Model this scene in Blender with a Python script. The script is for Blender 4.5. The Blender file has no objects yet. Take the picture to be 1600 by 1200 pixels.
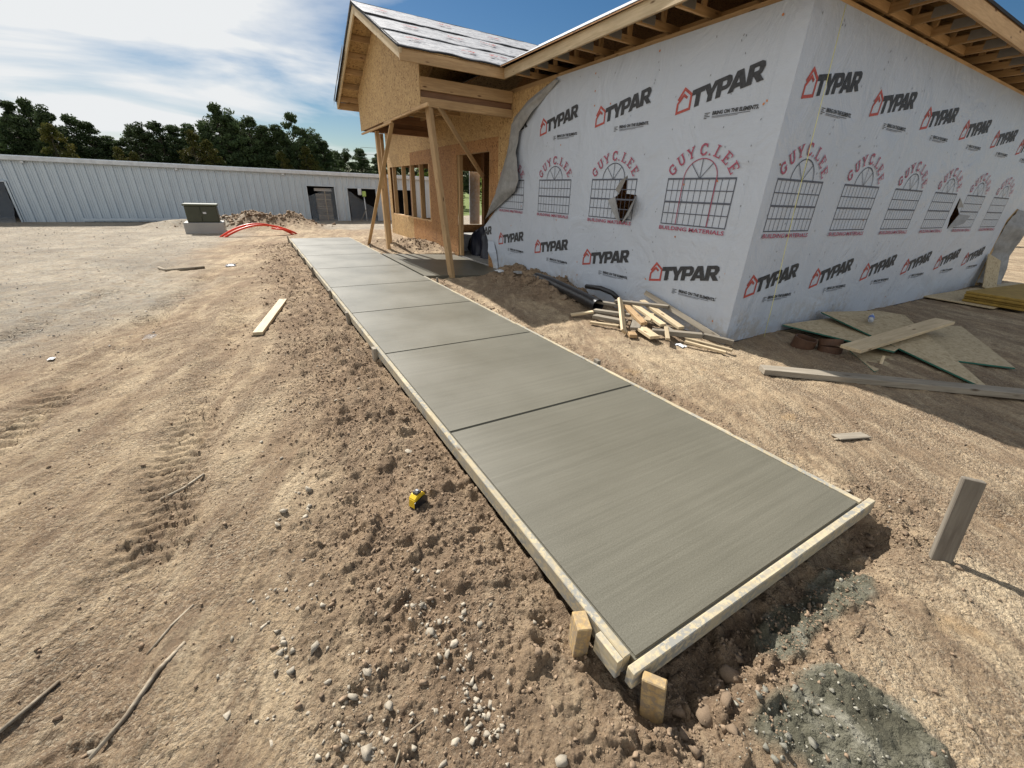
import bpy, bmesh, math, random
import numpy as np
from mathutils import Vector, Matrix, noise as mnoise
from mathutils.geometry import tessellate_polygon

random.seed(7)
rng = np.random.default_rng(7)
scene = bpy.context.scene
col = scene.collection

# ------------------------------------------------------------------ camera
cam_d = bpy.data.cameras.new('camera')
cam = bpy.data.objects.new('camera', cam_d)
col.objects.link(cam)
cam_d.sensor_width = 36.0
cam_d.lens = 36.0 * 641.155 / 1600.0
cam_d.clip_start = 0.05
cam_d.clip_end = 3000
Rm = Matrix(((0.86231013, 0.18713965, -0.4705316),
             (-0.5052674, 0.37955494, -0.77501155),
             (0.03355721, 0.90604459, 0.42184963)))
cam.matrix_world = Matrix.Translation((0, 0, 1.6)) @ Rm.to_4x4()
scene.camera = cam

# ------------------------------------------------------------------ light
SUN_EL = math.radians(46.0)
SUN_AZ = math.radians(-8.0)          # measured from +Y towards +X
world = bpy.data.worlds.new('World')
scene.world = world
world.use_nodes = True
wn = world.node_tree.nodes
wl = world.node_tree.links
wn.clear()
w_out = wn.new('ShaderNodeOutputWorld')
w_bg = wn.new('ShaderNodeBackground')
w_bg.inputs['Strength'].default_value = 0.05
sky = wn.new('ShaderNodeTexSky')
sky.sky_type = 'NISHITA'
sky.sun_disc = False
sky.sun_elevation = SUN_EL
sky.sun_rotation = SUN_AZ
sky.air_density = 1.0
sky.dust_density = 0.25
sky.ozone_density = 1.5
# thin cirrus laid on a flat layer high above: direction / height
tc = wn.new('ShaderNodeTexCoord')
sep = wn.new('ShaderNodeSeparateXYZ')
wl.new(tc.outputs['Generated'], sep.inputs[0])
zmax = wn.new('ShaderNodeMath'); zmax.operation = 'MAXIMUM'; zmax.inputs[1].default_value = 0.0
wl.new(sep.outputs['Z'], zmax.inputs[0])
zadd = wn.new('ShaderNodeMath'); zadd.operation = 'ADD'; zadd.inputs[1].default_value = 0.12
wl.new(zmax.outputs[0], zadd.inputs[0])
dx = wn.new('ShaderNodeMath'); dx.operation = 'DIVIDE'
dy = wn.new('ShaderNodeMath'); dy.operation = 'DIVIDE'
wl.new(sep.outputs['X'], dx.inputs[0]); wl.new(zadd.outputs[0], dx.inputs[1])
wl.new(sep.outputs['Y'], dy.inputs[0]); wl.new(zadd.outputs[0], dy.inputs[1])
comb = wn.new('ShaderNodeCombineXYZ')
wl.new(dx.outputs[0], comb.inputs[0]); wl.new(dy.outputs[0], comb.inputs[1])
mp = wn.new('ShaderNodeMapping')
mp.inputs['Location'].default_value = (3.1, 1.7, 0.0)
mp.inputs['Rotation'].default_value = (0, 0, math.radians(35))
mp.inputs['Scale'].default_value = (0.62, 0.95, 1)
wl.new(comb.outputs[0], mp.inputs[0])
n1 = wn.new('ShaderNodeTexNoise')
n1.inputs['Scale'].default_value = 0.9; n1.inputs['Detail'].default_value = 9
n1.inputs['Roughness'].default_value = 0.52; n1.inputs['Distortion'].default_value = 0.5
wl.new(mp.outputs[0], n1.inputs[0])
# the cloud sheet thins out towards +X
grad = wn.new('ShaderNodeMath'); grad.operation = 'MULTIPLY_ADD'
grad.inputs[1].default_value = -0.17; grad.inputs[2].default_value = 0.07
wl.new(dx.outputs[0], grad.inputs[0])
gcl = wn.new('ShaderNodeClamp'); gcl.inputs['Min'].default_value = -0.2; gcl.inputs['Max'].default_value = 0.13
wl.new(grad.outputs[0], gcl.inputs[0])
nsum = wn.new('ShaderNodeMath'); nsum.operation = 'ADD'
wl.new(n1.outputs['Fac'], nsum.inputs[0]); wl.new(gcl.outputs[0], nsum.inputs[1])
cr = wn.new('ShaderNodeValToRGB')
cr.color_ramp.elements[0].position = 0.42; cr.color_ramp.elements[0].color = (0, 0, 0, 1)
cr.color_ramp.elements[1].position = 0.62; cr.color_ramp.elements[1].color = (1, 1, 1, 1)
wl.new(nsum.outputs[0], cr.inputs[0])
cmix = wn.new('ShaderNodeMix'); cmix.data_type = 'RGBA'
wl.new(cr.outputs[0], cmix.inputs[0])
hs = wn.new('ShaderNodeHueSaturation'); hs.inputs['Saturation'].default_value = 1.35; hs.inputs['Value'].default_value = 0.85
wl.new(sky.outputs[0], hs.inputs['Color'])
wl.new(hs.outputs[0], cmix.inputs[6])
cmix.inputs[7].default_value = (10.6, 10.85, 11.0, 1)
wl.new(cmix.outputs[2], w_bg.inputs['Color'])
wl.new(w_bg.outputs[0], w_out.inputs[0])

sun_d = bpy.data.lights.new('sun', 'SUN')
sun_d.energy = 5.0
sun_d.angle = math.radians(0.5)
sun_d.color = (1.0, 0.96, 0.9)
sun = bpy.data.objects.new('sun', sun_d)
col.objects.link(sun)
sdir = Vector((math.sin(SUN_AZ) * math.cos(SUN_EL), math.cos(SUN_AZ) * math.cos(SUN_EL), math.sin(SUN_EL)))
sun.rotation_euler = sdir.to_track_quat('Z', 'Y').to_euler()
sun.location = sdir * 40

scene.view_settings.view_transform = 'Standard'
scene.view_settings.look = 'None'
scene.view_settings.exposure = 0.66
scene.view_settings.gamma = 1.0
scene.view_settings.use_curve_mapping = False
scene.cycles.use_denoising = True
scene.cycles.max_bounces = 6
scene.cycles.diffuse_bounces = 2
scene.cycles.glossy_bounces = 2
scene.cycles.transparent_max_bounces = 12

# ------------------------------------------------------------------ helpers
W = {}

def link(o, parent=None, world_m=None):
    col.objects.link(o)
    m = world_m if world_m is not None else Matrix.Identity(4)
    if parent is not None:
        o.parent = parent
        o.matrix_parent_inverse = W[parent].inverted()
    o.matrix_basis = m
    W[o] = m.copy()
    return o

def tag(o, label=None, cat=None, group=None, kind=None):
    if label: o['label'] = label
    if cat: o['category'] = cat
    if group: o['group'] = group
    if kind: o['kind'] = kind
    return o

def empty(name, loc, label=None, cat=None, group=None):
    o = bpy.data.objects.new(name, None)
    o.empty_display_size = 0.2
    link(o, None, Matrix.Translation(loc))
    return tag(o, label, cat, group)

def mesh_np(name, verts, faces, smooth=False):
    """verts (N,3) array, faces (M,k) array with constant k"""
    me = bpy.data.meshes.new(name)
    verts = np.asarray(verts, dtype=np.float32)
    faces = np.asarray(faces, dtype=np.int32)
    me.vertices.add(len(verts)); me.vertices.foreach_set('co', verts.ravel())
    k = faces.shape[1]
    me.loops.add(faces.size); me.loops.foreach_set('vertex_index', faces.ravel())
    me.polygons.add(len(faces))
    me.polygons.foreach_set('loop_start', np.arange(0, faces.size, k, dtype=np.int32))
    me.polygons.foreach_set('loop_total', np.full(len(faces), k, dtype=np.int32))
    if smooth:
        me.polygons.foreach_set('use_smooth', np.ones(len(faces), dtype=bool))
    me.update(calc_edges=True)
    return me

def mesh_py(name, verts, faces, smooth=False):
    me = bpy.data.meshes.new(name)
    me.from_pydata([tuple(v) for v in verts], [], faces)
    if smooth:
        for p in me.polygons: p.use_smooth = True
    me.update()
    return me

def obj(name, me, mat=None, parent=None, m=None):
    if mat is not None and len(me.materials) == 0:
        me.materials.append(mat)
    o = bpy.data.objects.new(name, me)
    return link(o, parent, m)

_boxcache = {}
def box_mesh(L, w, t, b=0.003):
    """chamfered box, X from 0 to L, Y and Z centred"""
    key = (round(L, 3), round(w, 3), round(t, 3), b)
    if key in _boxcache: return _boxcache[key]
    bm = bmesh.new()
    bmesh.ops.create_cube(bm, size=1.0)
    for v in bm.verts:
        v.co = Vector(((v.co.x + 0.5) * L, v.co.y * w, v.co.z * t))
    if b > 0:
        bmesh.ops.bevel(bm, geom=list(bm.edges), offset=min(b, t * 0.3, w * 0.3, L * 0.3), segments=1, affect='EDGES')
    me = bpy.data.meshes.new('board')
    bm.to_mesh(me); bm.free()
    _boxcache[key] = me
    return me

def frame_m(p0, p1, up=(0, 0, 1)):
    p0 = Vector(p0); d = (Vector(p1) - p0).normalized()
    u = Vector(up)
    if abs(d.dot(u)) > 0.98: u = Vector((1, 0, 0)) if abs(d.x) < 0.9 else Vector((0, 1, 0))
    s = u.cross(d).normalized(); u = d.cross(s).normalized()
    m = Matrix(((d.x, s.x, u.x, p0.x), (d.y, s.y, u.y, p0.y), (d.z, s.z, u.z, p0.z), (0, 0, 0, 1)))
    return m

def board(name, p0, p1, w, t, mat, parent=None, up=(0, 0, 1), b=0.003, label=None, cat=None, group=None):
    L = (Vector(p1) - Vector(p0)).length
    me = box_mesh(L, w, t, b)
    if len(me.materials) == 0: me.materials.append(mat)
    elif me.materials[0] is not mat:
        me = me.copy(); me.materials[0] = mat
    o = bpy.data.objects.new(name, me)
    link(o, parent, frame_m(p0, p1, up))
    return tag(o, label, cat, group)

def abox(name, x0, x1, y0, y1, z0, z1, mat, parent=None, b=0.003):
    """axis aligned box, local axes kept"""
    bm = bmesh.new()
    bmesh.ops.create_cube(bm, size=1.0)
    for v in bm.verts:
        v.co = Vector((v.co.x * (x1 - x0), v.co.y * (y1 - y0), v.co.z * (z1 - z0)))
    if b > 0:
        bmesh.ops.bevel(bm, geom=list(bm.edges), offset=b, segments=1, affect='EDGES')
    me = bpy.data.meshes.new(name); bm.to_mesh(me); bm.free()
    return obj(name, me, mat, parent, Matrix.Translation(((x0 + x1) / 2, (y0 + y1) / 2, (z0 + z1) / 2)))

def tube(name, pts, r, mat, parent=None, seg=8, closed=False, caps=True, radii=None):
    pts = [Vector(p) for p in pts]
    vs, fs = [], []
    n = len(pts)
    prev = None
    for i, p in enumerate(pts):
        d = (pts[min(i + 1, n - 1)] - pts[max(i - 1, 0)]).normalized()
        u = Vector((0, 0, 1)) if abs(d.z) < 0.9 else Vector((1, 0, 0))
        if prev is not None: u = prev
        s = u.cross(d).normalized(); u = d.cross(s).normalized(); prev = u
        rr = radii[i] if radii else r
        for k in range(seg):
            a = 2 * math.pi * k / seg
            vs.append(p + s * math.cos(a) * rr + u * math.sin(a) * rr)
    for i in range(n - 1):
        for k in range(seg):
            fs.append((i * seg + k, i * seg + (k + 1) % seg, (i + 1) * seg + (k + 1) % seg, (i + 1) * seg + k))
    if caps:
        fs.append(tuple(range(seg - 1, -1, -1)))
        fs.append(tuple(range((n - 1) * seg, n * seg)))
    return obj(name, mesh_py(name, vs, fs, True), mat, parent)

# numpy gradient-free value noise
def _hash(ix, iy, s):
    h = (ix.astype(np.int64) * 374761393 + iy.astype(np.int64) * 668265263 + s * 1442695041) & 0xFFFFFFFF
    h = ((h ^ (h >> 13)) * 1274126177) & 0xFFFFFFFF
    h = (h ^ (h >> 16)) & 0xFFFFFFFF
    return h.astype(np.float64) / 4294967295.0

def vnoise(x, y, s=0):
    ix = np.floor(x); iy = np.floor(y)
    fx = x - ix; fy = y - iy
    fx = fx * fx * fx * (fx * (fx * 6 - 15) + 10); fy = fy * fy * fy * (fy * (fy * 6 - 15) + 10)
    a = _hash(ix, iy, s); b = _hash(ix + 1, iy, s); c = _hash(ix, iy + 1, s); d = _hash(ix + 1, iy + 1, s)
    return (a + (b - a) * fx) * (1 - fy) + (c + (d - c) * fx) * fy

def fbm(x, y, oct=4, s=0, gain=0.5):
    v = 0; a = 1.0; t = 0
    c, sn = math.cos(0.6), math.sin(0.6)
    for i in range(oct):
        v = v + a * (vnoise(x, y, s + i * 17) - 0.5); t += a
        x, y = (x * c - y * sn) * 2.03 + 3.1, (x * sn + y * c) * 2.03 + 1.7
        a *= gain
    return v / t * 2          # about -1..1

def lumps(x, y, sc, dens, s):
    """separate clods: height in cells of size 1/sc, irregular and only in some cells"""
    x = x * sc + 0.35 * (vnoise(x * sc * 1.9, y * sc * 1.9, s + 3) - 0.5); y = y * sc + 0.35 * (vnoise(x * 1.9, y * sc * 1.9, s + 4) - 0.5)
    ix = np.floor(x); iy = np.floor(y); h = np.zeros_like(x)
    for i in (-1, 0, 1):
        for j in (-1, 0, 1):
            cx = ix + i; cy = iy + j
            r = 0.18 + 0.42 * _hash(cx, cy, s + 2)
            on_ = _hash(cx, cy, s + 5) < dens
            dx_ = x - cx - _hash(cx, cy, s); dy_ = y - cy - _hash(cx, cy, s + 1)
            d2 = (dx_ * dx_ + dy_ * dy_) / (r * r)
            h = np.maximum(h, np.where(on_, np.sqrt(np.clip(1 - d2, 0, 1)) * r, 0))
    return h / sc

def sstep(a, b, x):
    t = np.clip((x - a) / (b - a), 0, 1)
    return t * t * (3 - 2 * t)

def bump2(x, y, cx, cy, rx, ry):
    return np.exp(-(((x - cx) / rx) ** 2 + ((y - cy) / ry) ** 2))

# ------------------------------------------------------------------ materials
def new_mat(name):
    m = bpy.data.materials.new(name); m.use_nodes = True
    nt = m.node_tree
    b = nt.nodes['Principled BSDF']
    return m, nt, b

def nd(nt, typ, **kw):
    n = nt.nodes.new(typ)
    for k, v in kw.items():
        if k.startswith('i_'):
            key = k[2:]
            key = int(key) if key.isdigit() else key
            n.inputs[key].default_value = v
        else:
            setattr(n, k, v)
    return n

def ramp(nt, src, stops):
    r = nt.nodes.new('ShaderNodeValToRGB')
    el = r.color_ramp.elements
    while len(el) < len(stops): el.new(0.5)
    for e, (p, c) in zip(el, stops):
        e.position = p; e.color = (c[0], c[1], c[2], 1) if len(c) == 3 else c
    if src is not None: nt.links.new(src, r.inputs[0])
    return r.outputs[0]

def mixc(nt, fac, a, b, mode='MIX'):
    m = nt.nodes.new('ShaderNodeMix'); m.data_type = 'RGBA'; m.blend_type = mode
    for sock, v in ((m.inputs[0], fac), (m.inputs[6], a), (m.inputs[7], b)):
        if hasattr(v, 'node'): nt.links.new(v, sock)
        elif isinstance(v, (int, float)): sock.default_value = v
        else: sock.default_value = (v[0], v[1], v[2], 1)
    return m.outputs[2]

def mth(nt, op, a, b=None, c=None):
    m = nt.nodes.new('ShaderNodeMath'); m.operation = op
    for i, v in enumerate((a, b, c)):
        if v is None: continue
        if hasattr(v, 'node'): nt.links.new(v, m.inputs[i])
        else: m.inputs[i].default_value = v
    return m.outputs[0]

def coords(nt, scale=(1, 1, 1), kind='Object', rot=(0, 0, 0)):
    t = nt.nodes.new('ShaderNodeTexCoord')
    mp = nt.nodes.new('ShaderNodeMapping')
    mp.inputs['Scale'].default_value = scale
    mp.inputs['Rotation'].default_value = rot
    nt.links.new(t.outputs[kind], mp.inputs[0])
    return mp.outputs[0]

def noise(nt, vec, scale, detail=4, rough=0.55, dist=0.0):
    n = nt.nodes.new('ShaderNodeTexNoise')
    n.inputs['Scale'].default_value = scale; n.inputs['Detail'].default_value = detail
    n.inputs['Roughness'].default_value = rough; n.inputs['Distortion'].default_value = dist
    if vec is not None: nt.links.new(vec, n.inputs['Vector'])
    return n

def bump(nt, b, height, strength=0.3, dist=0.01):
    n = nt.nodes.new('ShaderNodeBump')
    n.inputs['Strength'].default_value = strength; n.inputs['Distance'].default_value = dist
    nt.links.new(height, n.inputs['Height'])
    nt.links.new(n.outputs[0], b.inputs['Normal'])
    return n

def obj_random(nt):
    return nt.nodes.new('ShaderNodeObjectInfo').outputs['Random']

def wood_mat(name, c1, c2, knots=True, rough=0.7, var=0.25, spots=None):
    m, nt, b = new_mat(name)
    rnd = obj_random(nt)
    t = nt.nodes.new('ShaderNodeTexCoord')
    off = nd(nt, 'ShaderNodeVectorMath', operation='ADD')
    cmb = nd(nt, 'ShaderNodeCombineXYZ')
    r100 = mth(nt, 'MULTIPLY', rnd, 60.0)
    nt.links.new(r100, cmb.inputs[0]); nt.links.new(r100, cmb.inputs[1])
    nt.links.new(t.outputs['Object'], off.inputs[0]); nt.links.new(cmb.outputs[0], off.inputs[1])
    mp = nd(nt, 'ShaderNodeMapping'); mp.inputs['Scale'].default_value = (1.6, 22, 22)
    nt.links.new(off.outputs[0], mp.inputs[0])
    g = noise(nt, mp.outputs[0], 1.5, 5, 0.6, 0.8)
    colr = ramp(nt, g.outputs['Fac'], [(0.3, c1), (0.62, c2)])
    mp2 = nd(nt, 'ShaderNodeMapping'); mp2.inputs['Scale'].default_value = (1, 3, 3)
    nt.links.new(off.outputs[0], mp2.inputs[0])
    big = noise(nt, mp2.outputs[0], 1.6, 3)
    colr = mixc(nt, ramp(nt, big.outputs['Fac'], [(0.35, (0, 0, 0)), (0.7, (0.45, 0.45, 0.45))]), colr, [x * 0.62 for x in c1])
    if knots:
        mp3 = nd(nt, 'ShaderNodeMapping'); mp3.inputs['Scale'].default_value = (2.6, 8.5, 8.5)
        nt.links.new(off.outputs[0], mp3.inputs[0])
        vo = nd(nt, 'ShaderNodeTexVoronoi'); vo.inputs['Scale'].default_value = 1.0
        nt.links.new(mp3.outputs[0], vo.inputs['Vector'])
        k = ramp(nt, vo.outputs['Distance'], [(0.06, (1, 1, 1)), (0.15, (0, 0, 0))])
        colr = mixc(nt, k, colr, (c1[0] * 0.3, c1[1] * 0.22, c1[2] * 0.15))
    if spots:
        sp = noise(nt, t.outputs['Object'], 38, 4, 0.7)
        sp2 = noise(nt, t.outputs['Object'], 5, 3, 0.6)
        s = mth(nt, 'MULTIPLY', ramp(nt, sp.outputs['Fac'], [(0.42, (0, 0, 0)), (0.54, (1, 1, 1))]),
                ramp(nt, sp2.outputs['Fac'], [(0.36, (0.15, 0.15, 0.15)), (0.56, (1, 1, 1))]))
        colr = mixc(nt, s, colr, spots)
    v = mth(nt, 'MULTIPLY_ADD', rnd, var * 2, 1 - var)
    vm = nd(nt, 'ShaderNodeVectorMath', operation='SCALE')
    nt.links.new(colr, vm.inputs[0]); nt.links.new(v, vm.inputs['Scale'])
    nt.links.new(vm.outputs[0], b.inputs['Base Color'])
    b.inputs['Roughness'].default_value = rough
    bump(nt, b, g.outputs['Fac'], 0.25, 0.004)
    return m

M = {}
M['pine'] = wood_mat('pine lumber', (0.42, 0.26, 0.12), (0.58, 0.39, 0.2), True)
M['pine_pale'] = wood_mat('pale lumber', (0.44, 0.34, 0.2), (0.6, 0.48, 0.31), True, var=0.22)
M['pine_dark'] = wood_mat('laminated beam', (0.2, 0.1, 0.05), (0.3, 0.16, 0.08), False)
M['grey_wood'] = wood_mat('weathered wood', (0.19, 0.16, 0.12), (0.31, 0.27, 0.21), True, 0.85)
M['stake_grey'] = wood_mat('old stake', (0.12, 0.1, 0.078), (0.2, 0.175, 0.138), True, 0.9, 0.1)
M['form_wood'] = wood_mat('form lumber', (0.38, 0.31, 0.19), (0.52, 0.44, 0.29), True, 0.9, 0.12, spots=(0.24, 0.235, 0.21))
M['stake_yellow'] = wood_mat('stake wood', (0.36, 0.23, 0.095), (0.52, 0.37, 0.17), False, 0.85, 0.1, spots=(0.25, 0.19, 0.12))
M['stick'] = wood_mat('dead stick', (0.16, 0.12, 0.08), (0.4, 0.34, 0.25), False, 0.9, 0.2)

def osb_mat(name, c1, c2, c3):
    m, nt, b = new_mat(name)
    rnd = obj_random(nt)
    base = coords(nt)
    wob = noise(nt, base, 7, 2)
    add = nd(nt, 'ShaderNodeVectorMath', operation='MULTIPLY_ADD')
    nt.links.new(wob.outputs['Color'], add.inputs[0]); add.inputs[1].default_value = (0.05, 0.05, 0.05)
    nt.links.new(base, add.inputs[2])
    cols = []
    for sc, rot in (((16, 16, 46), (0.5, 0, 0.35)), ((42, 42, 13), (-0.35, 0.3, 0.2)), ((22, 22, 34), (1.0, 0.5, -0.6))):
        mp = nd(nt, 'ShaderNodeMapping'); mp.inputs['Scale'].default_value = sc; mp.inputs['Rotation'].default_value = rot
        nt.links.new(add.outputs[0], mp.inputs[0])
        vo = nd(nt, 'ShaderNodeTexVoronoi'); vo.inputs['Scale'].default_value = 1.0
        nt.links.new(mp.outputs[0], vo.inputs['Vector'])
        sx = nd(nt, 'ShaderNodeSeparateColor'); nt.links.new(vo.outputs['Color'], sx.inputs[0])
        cols.append((sx.outputs[0], sx.outputs[1]))
    pick = noise(nt, base, 14, 1)
    f1 = ramp(nt, pick.outputs['Fac'], [(0.46, (0, 0, 0)), (0.5, (1, 1, 1))])
    v = mixc(nt, f1, cols[0][0], cols[1][0])
    pick2 = noise(nt, base, 11.3, 1)
    f2 = ramp(nt, pick2.outputs['Fac'], [(0.52, (0, 0, 0)), (0.56, (1, 1, 1))])
    v = mixc(nt, f2, v, cols[2][0])
    c = ramp(nt, v, [(0.03, c3), (0.16, c1), (0.6, [(p + q) / 2 for p, q in zip(c1, c2)]), (0.97, c2)])
    vv = mth(nt, 'MULTIPLY_ADD', rnd, 0.24, 0.88)
    vm = nd(nt, 'ShaderNodeVectorMath', operation='SCALE')
    nt.links.new(c, vm.inputs[0]); nt.links.new(vv, vm.inputs['Scale'])
    nt.links.new(vm.outputs[0], b.inputs['Base Color'])
    b.inputs['Roughness'].default_value = 0.75
    bump(nt, b, v, 0.25, 0.003)
    return m

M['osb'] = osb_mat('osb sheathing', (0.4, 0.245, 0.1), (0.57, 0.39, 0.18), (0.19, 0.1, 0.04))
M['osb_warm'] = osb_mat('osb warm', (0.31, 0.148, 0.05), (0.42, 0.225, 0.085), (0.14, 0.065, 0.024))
M['osb_grey'] = osb_mat('osb offcut', (0.44, 0.34, 0.2), (0.56, 0.46, 0.29), (0.33, 0.25, 0.14))

def plain(name, c, rough=0.6, metal=0.0, nscale=None, namt=0.12, bmp=0.0):
    m, nt, b = new_mat(name)
    b.inputs['Roughness'].default_value = rough; b.inputs['Metallic'].default_value = metal
    n = noise(nt, coords(nt), nscale or 6, 5, 0.6)
    cc = ramp(nt, n.outputs['Fac'], [(0.3, [x * (1 - namt) for x in c]), (0.7, [min(1, x * (1 + namt)) for x in c])])
    nt.links.new(cc, b.inputs['Base Color'])
    if bmp > 0: bump(nt, b, n.outputs['Fac'], bmp, 0.01)
    return m

# house wrap: woven white sheet, soil splashed up at the bottom
def wrap_mat(name, base, dirt=True):
    m, nt, b = new_mat(name)
    co = coords(nt)
    big = noise(nt, co, 1.3, 4)
    c = ramp(nt, big.outputs['Fac'], [(0.3, [x * 0.94 for x in base]), (0.7, base)])
    weave = noise(nt, coords(nt, (3, 3, 130)), 1.0, 3, 0.6)
    c = mixc(nt, ramp(nt, weave.outputs['Fac'], [(0.35, (0.16, 0.16, 0.16)), (0.65, (0, 0, 0))]), c, [x * 0.75 for x in base])
    if dirt:
        s = nd(nt, 'ShaderNodeSeparateXYZ'); nt.links.new(coords(nt), s.inputs[0])
        dn = noise(nt, co, 9, 6, 0.72)
        patch = noise(nt, co, 0.9, 3)
        hgt = mth(nt, 'MULTIPLY_ADD', patch.outputs['Fac'], 1.7, -0.55)
        lvl = mth(nt, 'SUBTRACT', hgt, s.outputs[2])
        lv = mth(nt, 'MULTIPLY', lvl, 1.8)
        d = mth(nt, 'MULTIPLY', lv, ramp(nt, dn.outputs['Fac'], [(0.42, (0, 0, 0)), (0.62, (1, 1, 1))]))
        cl = nd(nt, 'ShaderNodeClamp'); nt.links.new(d, cl.inputs[0]); cl.inputs['Max'].default_value = 0.6
        c = mixc(nt, cl.outputs[0], c, (0.36, 0.31, 0.24))
    nt.links.new(c, b.inputs['Base Color'])
    b.inputs['Roughness'].default_value = 0.42
    wr = noise(nt, coords(nt, (1, 1, 0.8)), 1.6, 4, 0.52, 1.4)
    fine = noise(nt, coords(nt, (40, 40, 160)), 1.0, 2)
    h = mth(nt, 'ADD', wr.outputs['Fac'], mth(nt, 'MULTIPLY', fine.outputs['Fac'], 0.05))
    bump(nt, b, h, 0.5, 0.09)
    return m
M['wrap'] = wrap_mat('house wrap', (0.5, 0.552, 0.63))
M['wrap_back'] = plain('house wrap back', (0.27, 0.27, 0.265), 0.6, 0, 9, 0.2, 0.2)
M['ink'] = plain('black ink', (0.035, 0.037, 0.042), 0.6, 0, 25, 0.5)
M['ink_red'] = plain('red ink', (0.4, 0.075, 0.06), 0.6, 0, 25, 0.3)
M['ink_pink'] = plain('crimson ink', (0.36, 0.08, 0.13), 0.6, 0, 25, 0.35)
M['ink_grey'] = plain('grey ink', (0.09, 0.1, 0.13), 0.6, 0, 60, 0.2)
M['cap'] = plain('orange cap nail', (0.52, 0.2, 0.07), 0.5)
M['staple'] = plain('dull staple', (0.08, 0.08, 0.09), 0.5)

# roof underlayment: pale synthetic felt with dark scuffs
def under_mat():
    m, nt, b = new_mat('roof underlayment')
    co = coords(nt)
    n = noise(nt, coords(nt, (2.2, 7, 7)), 2.0, 7, 0.7, 1.0)
    c = ramp(nt, n.outputs['Fac'], [(0.34, (0.1, 0.1, 0.105)), (0.43, (0.3, 0.3, 0.31)), (0.58, (0.5, 0.5, 0.5))])
    nt.links.new(c, b.inputs['Base Color'])
    b.inputs['Roughness'].default_value = 0.55
    bump(nt, b, n.outputs['Fac'], 0.5, 0.03)
    return m
M['under'] = under_mat()
M['felt_edge'] = plain('black felt edge', (0.02, 0.021, 0.022), 0.8)

# broomed fresh concrete
def concrete_mat(name, c1, c2, broom=True):
    m, nt, b = new_mat(name)
    co = coords(nt)
    big = noise(nt, co, 0.9, 5, 0.55)
    c = ramp(nt, big.outputs['Fac'], [(0.3, c1), (0.7, c2)])
    fine = noise(nt, co, 160, 2, 0.7)
    c = mixc(nt, 0.22, c, ramp(nt, fine.outputs['Fac'], [(0.3, (0.04, 0.04, 0.034)), (0.7, (0.38, 0.36, 0.3))]))
    if broom:
        st = noise(nt, coords(nt, (1.2, 120, 1)), 1.0, 4, 0.75, 0.15)
        st2 = noise(nt, coords(nt, (0.6, 30, 1)), 1.0, 4, 0.7, 0.2)
        s = mth(nt, 'ADD', st.outputs['Fac'], mth(nt, 'MULTIPLY', st2.outputs['Fac'], 0.6))
        c = mixc(nt, ramp(nt, st2.outputs['Fac'], [(0.38, (0.3, 0.3, 0.3)), (0.62, (0, 0, 0))]), c, [x * 0.7 for x in c1])
        h = mth(nt, 'ADD', s, mth(nt, 'MULTIPLY', fine.outputs['Fac'], 0.25))
        bump(nt, b, h, 0.3, 0.0025)
    else:
        bump(nt, b, fine.outputs['Fac'], 0.2, 0.003)
    nt.links.new(c, b.inputs['Base Color'])
    r = ramp(nt, big.outputs['Fac'], [(0.3, (0.36, 0.36, 0.36)), (0.7, (0.5, 0.5, 0.5))])
    nt.links.new(r, b.inputs['Roughness'])
    return m
M['concrete'] = concrete_mat('fresh concrete', (0.102, 0.094, 0.066), (0.13, 0.12, 0.086))
M['concrete_pad'] = concrete_mat('grey concrete', (0.34, 0.33, 0.31), (0.45, 0.44, 0.41), False)
M['joint'] = plain('dark joint bed', (0.07, 0.068, 0.06), 0.9)  # even dark tone of the bed seen between the panels

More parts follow.
